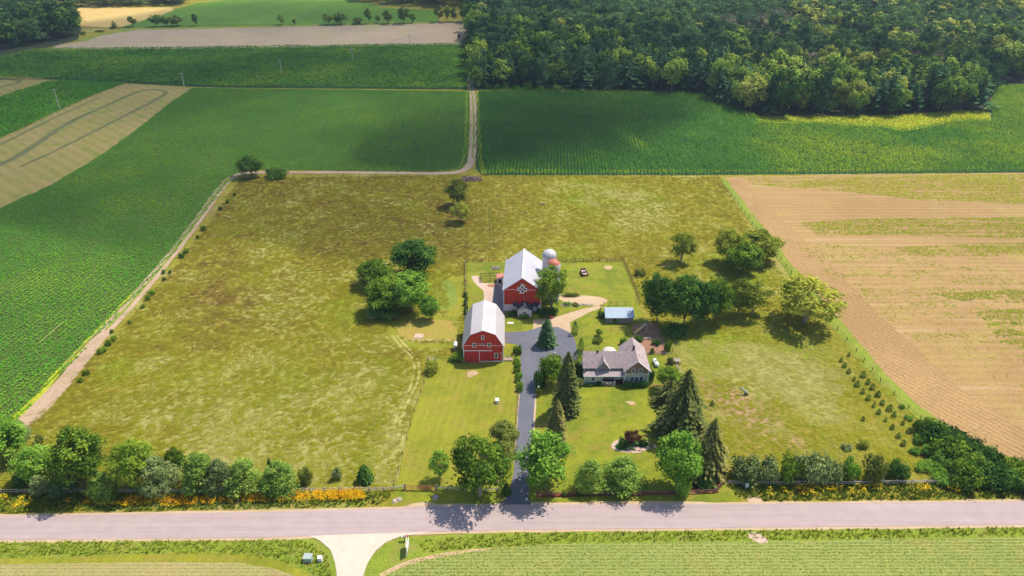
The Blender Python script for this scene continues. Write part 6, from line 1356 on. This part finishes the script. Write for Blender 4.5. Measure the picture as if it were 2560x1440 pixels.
# ================================================================== CLOUDS (above, out of frame, they shade the back of the fields)
def cloudmat(name, dens):
    m = bpy.data.materials.new(name); m.use_nodes = True; nt = m.node_tree; nt.nodes.remove(nt.nodes['Principled BSDF'])
    v = nt.nodes.new('ShaderNodeVolumePrincipled'); v.inputs['Density'].default_value = dens; v.inputs['Color'].default_value = (.95, .95, .95, 1); v.inputs['Anisotropy'].default_value = .3
    nt.links.new(v.outputs[0], nt.nodes['Material Output'].inputs['Volume']); return m
M_cloud = cloudmat('cloud_vapour', .0095)
def cloud(name, poly_px, holes, thick, base_z, label, soft=26, seed=0, res=9):
    """footprint = area whose ground is shaded, moved towards the sun to the cloud's height"""
    poly = [G(*q) for q in poly_px]; a = np.array(poly); lo = a.min(0)-60; hi = a.max(0)+60
    xs_ = np.arange(lo[0], hi[0], res); ys_ = np.arange(lo[1], hi[1], res); X, Y = np.meshgrid(xs_, ys_); x = X.ravel(); y = Y.ravel()
    ins = inpoly(x, y, poly); d = np.full(len(x), 1e9)
    for i in range(len(poly)):
        p = np.array(poly[i]); q = np.array(poly[(i+1) % len(poly)]); e = q-p; t = np.clip(((x-p[0])*e[0]+(y-p[1])*e[1])/(e@e), 0, 1); d = np.minimum(d, np.hypot(x-p[0]-e[0]*t, y-p[1]-e[1]*t))
    sd_ = np.where(ins, d, -d)+(fbm(x, y, 70, seed, 2)-.5)*24
    T_ = thick*sstep(-soft*.3, soft*1.6, sd_)*(.55+.9*fbm(x, y, 55, seed+3))
    for px, py, rad, am in holes:
        cx, cy = G(px, py); T_ = T_*(1-am*np.exp(-((x-cx)**2+(y-cy)**2)/rad**2))
    T_ = np.where(sd_ < -soft*.3, 0, T_); T_ = T_.reshape(X.shape); T_[0] = T_[-1] = 0; T_[:, 0] = T_[:, -1] = 0
    ny_, nx_ = X.shape; off = base_z/SUNV.z; ox, oy = SUNV.x*off, SUNV.y*off
    pf = fbm(x*1.0, y*1.0, 30, seed+9).reshape(X.shape)
    top = base_z+T_*(.75+.1*pf); bot = base_z-T_*.2
    idx = -np.ones(X.shape, int); cells = (T_[:-1, :-1] > 0)+(T_[1:, :-1] > 0)+(T_[:-1, 1:] > 0)+(T_[1:, 1:] > 0)
    verts = []; faces = []; ti = {}; bi = {}
    def vi(j, i, up):
        dct = ti if up else bi
        if T_[j, i] <= 0:
            dct = ti
        if (j, i) not in dct: dct[(j, i)] = len(verts); verts.append((X[j, i]+ox, Y[j, i]+oy, top[j, i] if (up and T_[j, i] > 0) else (bot[j, i] if T_[j, i] > 0 else base_z)))
        return dct[(j, i)]
    for j, i in zip(*np.where(cells > 0)):
        c = [(j, i), (j, i+1), (j+1, i+1), (j+1, i)]
        faces.append(tuple(vi(a_, b_, True) for a_, b_ in c)); faces.append(tuple(vi(a_, b_, False) for a_, b_ in c[::-1]))
    me = bpy.data.meshes.new(name); me.from_pydata(verts, [], faces); me.update(); me.materials.append(M_cloud); o = link(name, me); tag(o, label, 'cloud'); return o
cloud('cloud', [(-500, 480), (-100, 560), (120, 580), (300, 600), (420, 640), (560, 610), (800, 660), (980, 690), (1150, 660), (1260, 640), (1330, 560), (1300, 500), (1320, 445), (1500, 420), (1650, 365), (1760, 300), (1800, 235), (1640, 180), (1500, 140), (1420, 100), (1560, 55), (1850, 22), (1950, -4), (1900, -60), (1050, -60), (1000, 0), (870, 2), (700, 0), (500, 8), (380, 26), (200, 52), (0, 50), (-500, 60)],
      [(900, 242, 35, .5), (1000, 262, 55, .35), (1250, 480, 20, .5), (650, 90, 90, .35), (300, 330, 60, .3), (1560, 420, 20, .5), (1350, -20, 110, -1.2), (1700, -10, 90, -1.2), (1450, 120, 95, .75), (1350, 320, 50, -1.3), (1600, 290, 40, -1.0), (350, 170, 80, -.6), (850, 420, 60, .35), (700, 330, 70, .3), (800, 160, 70, -.4), (750, 50, 60, -.5)], 85, 560, 'wide grey cloud high above the back fields and the left part of the forest', seed=5)

# ================================================================== HAZE
hm = bpy.data.materials.new('haze_air'); hm.use_nodes = True; hn = hm.node_tree; hn.nodes.remove(hn.nodes['Principled BSDF'])
hv = hn.nodes.new('ShaderNodeVolumePrincipled'); hv.inputs['Density'].default_value = .00010; hv.inputs['Color'].default_value = (.55, .72, .9, 1); hv.inputs['Anisotropy'].default_value = .2
hn.links.new(hv.outputs[0], hn.nodes['Material Output'].inputs['Volume'])
ho_ = MB().box(-2600, 2600, -2600, 2900, -6, 118).build('haze', hm); ho_['kind'] = 'stuff'
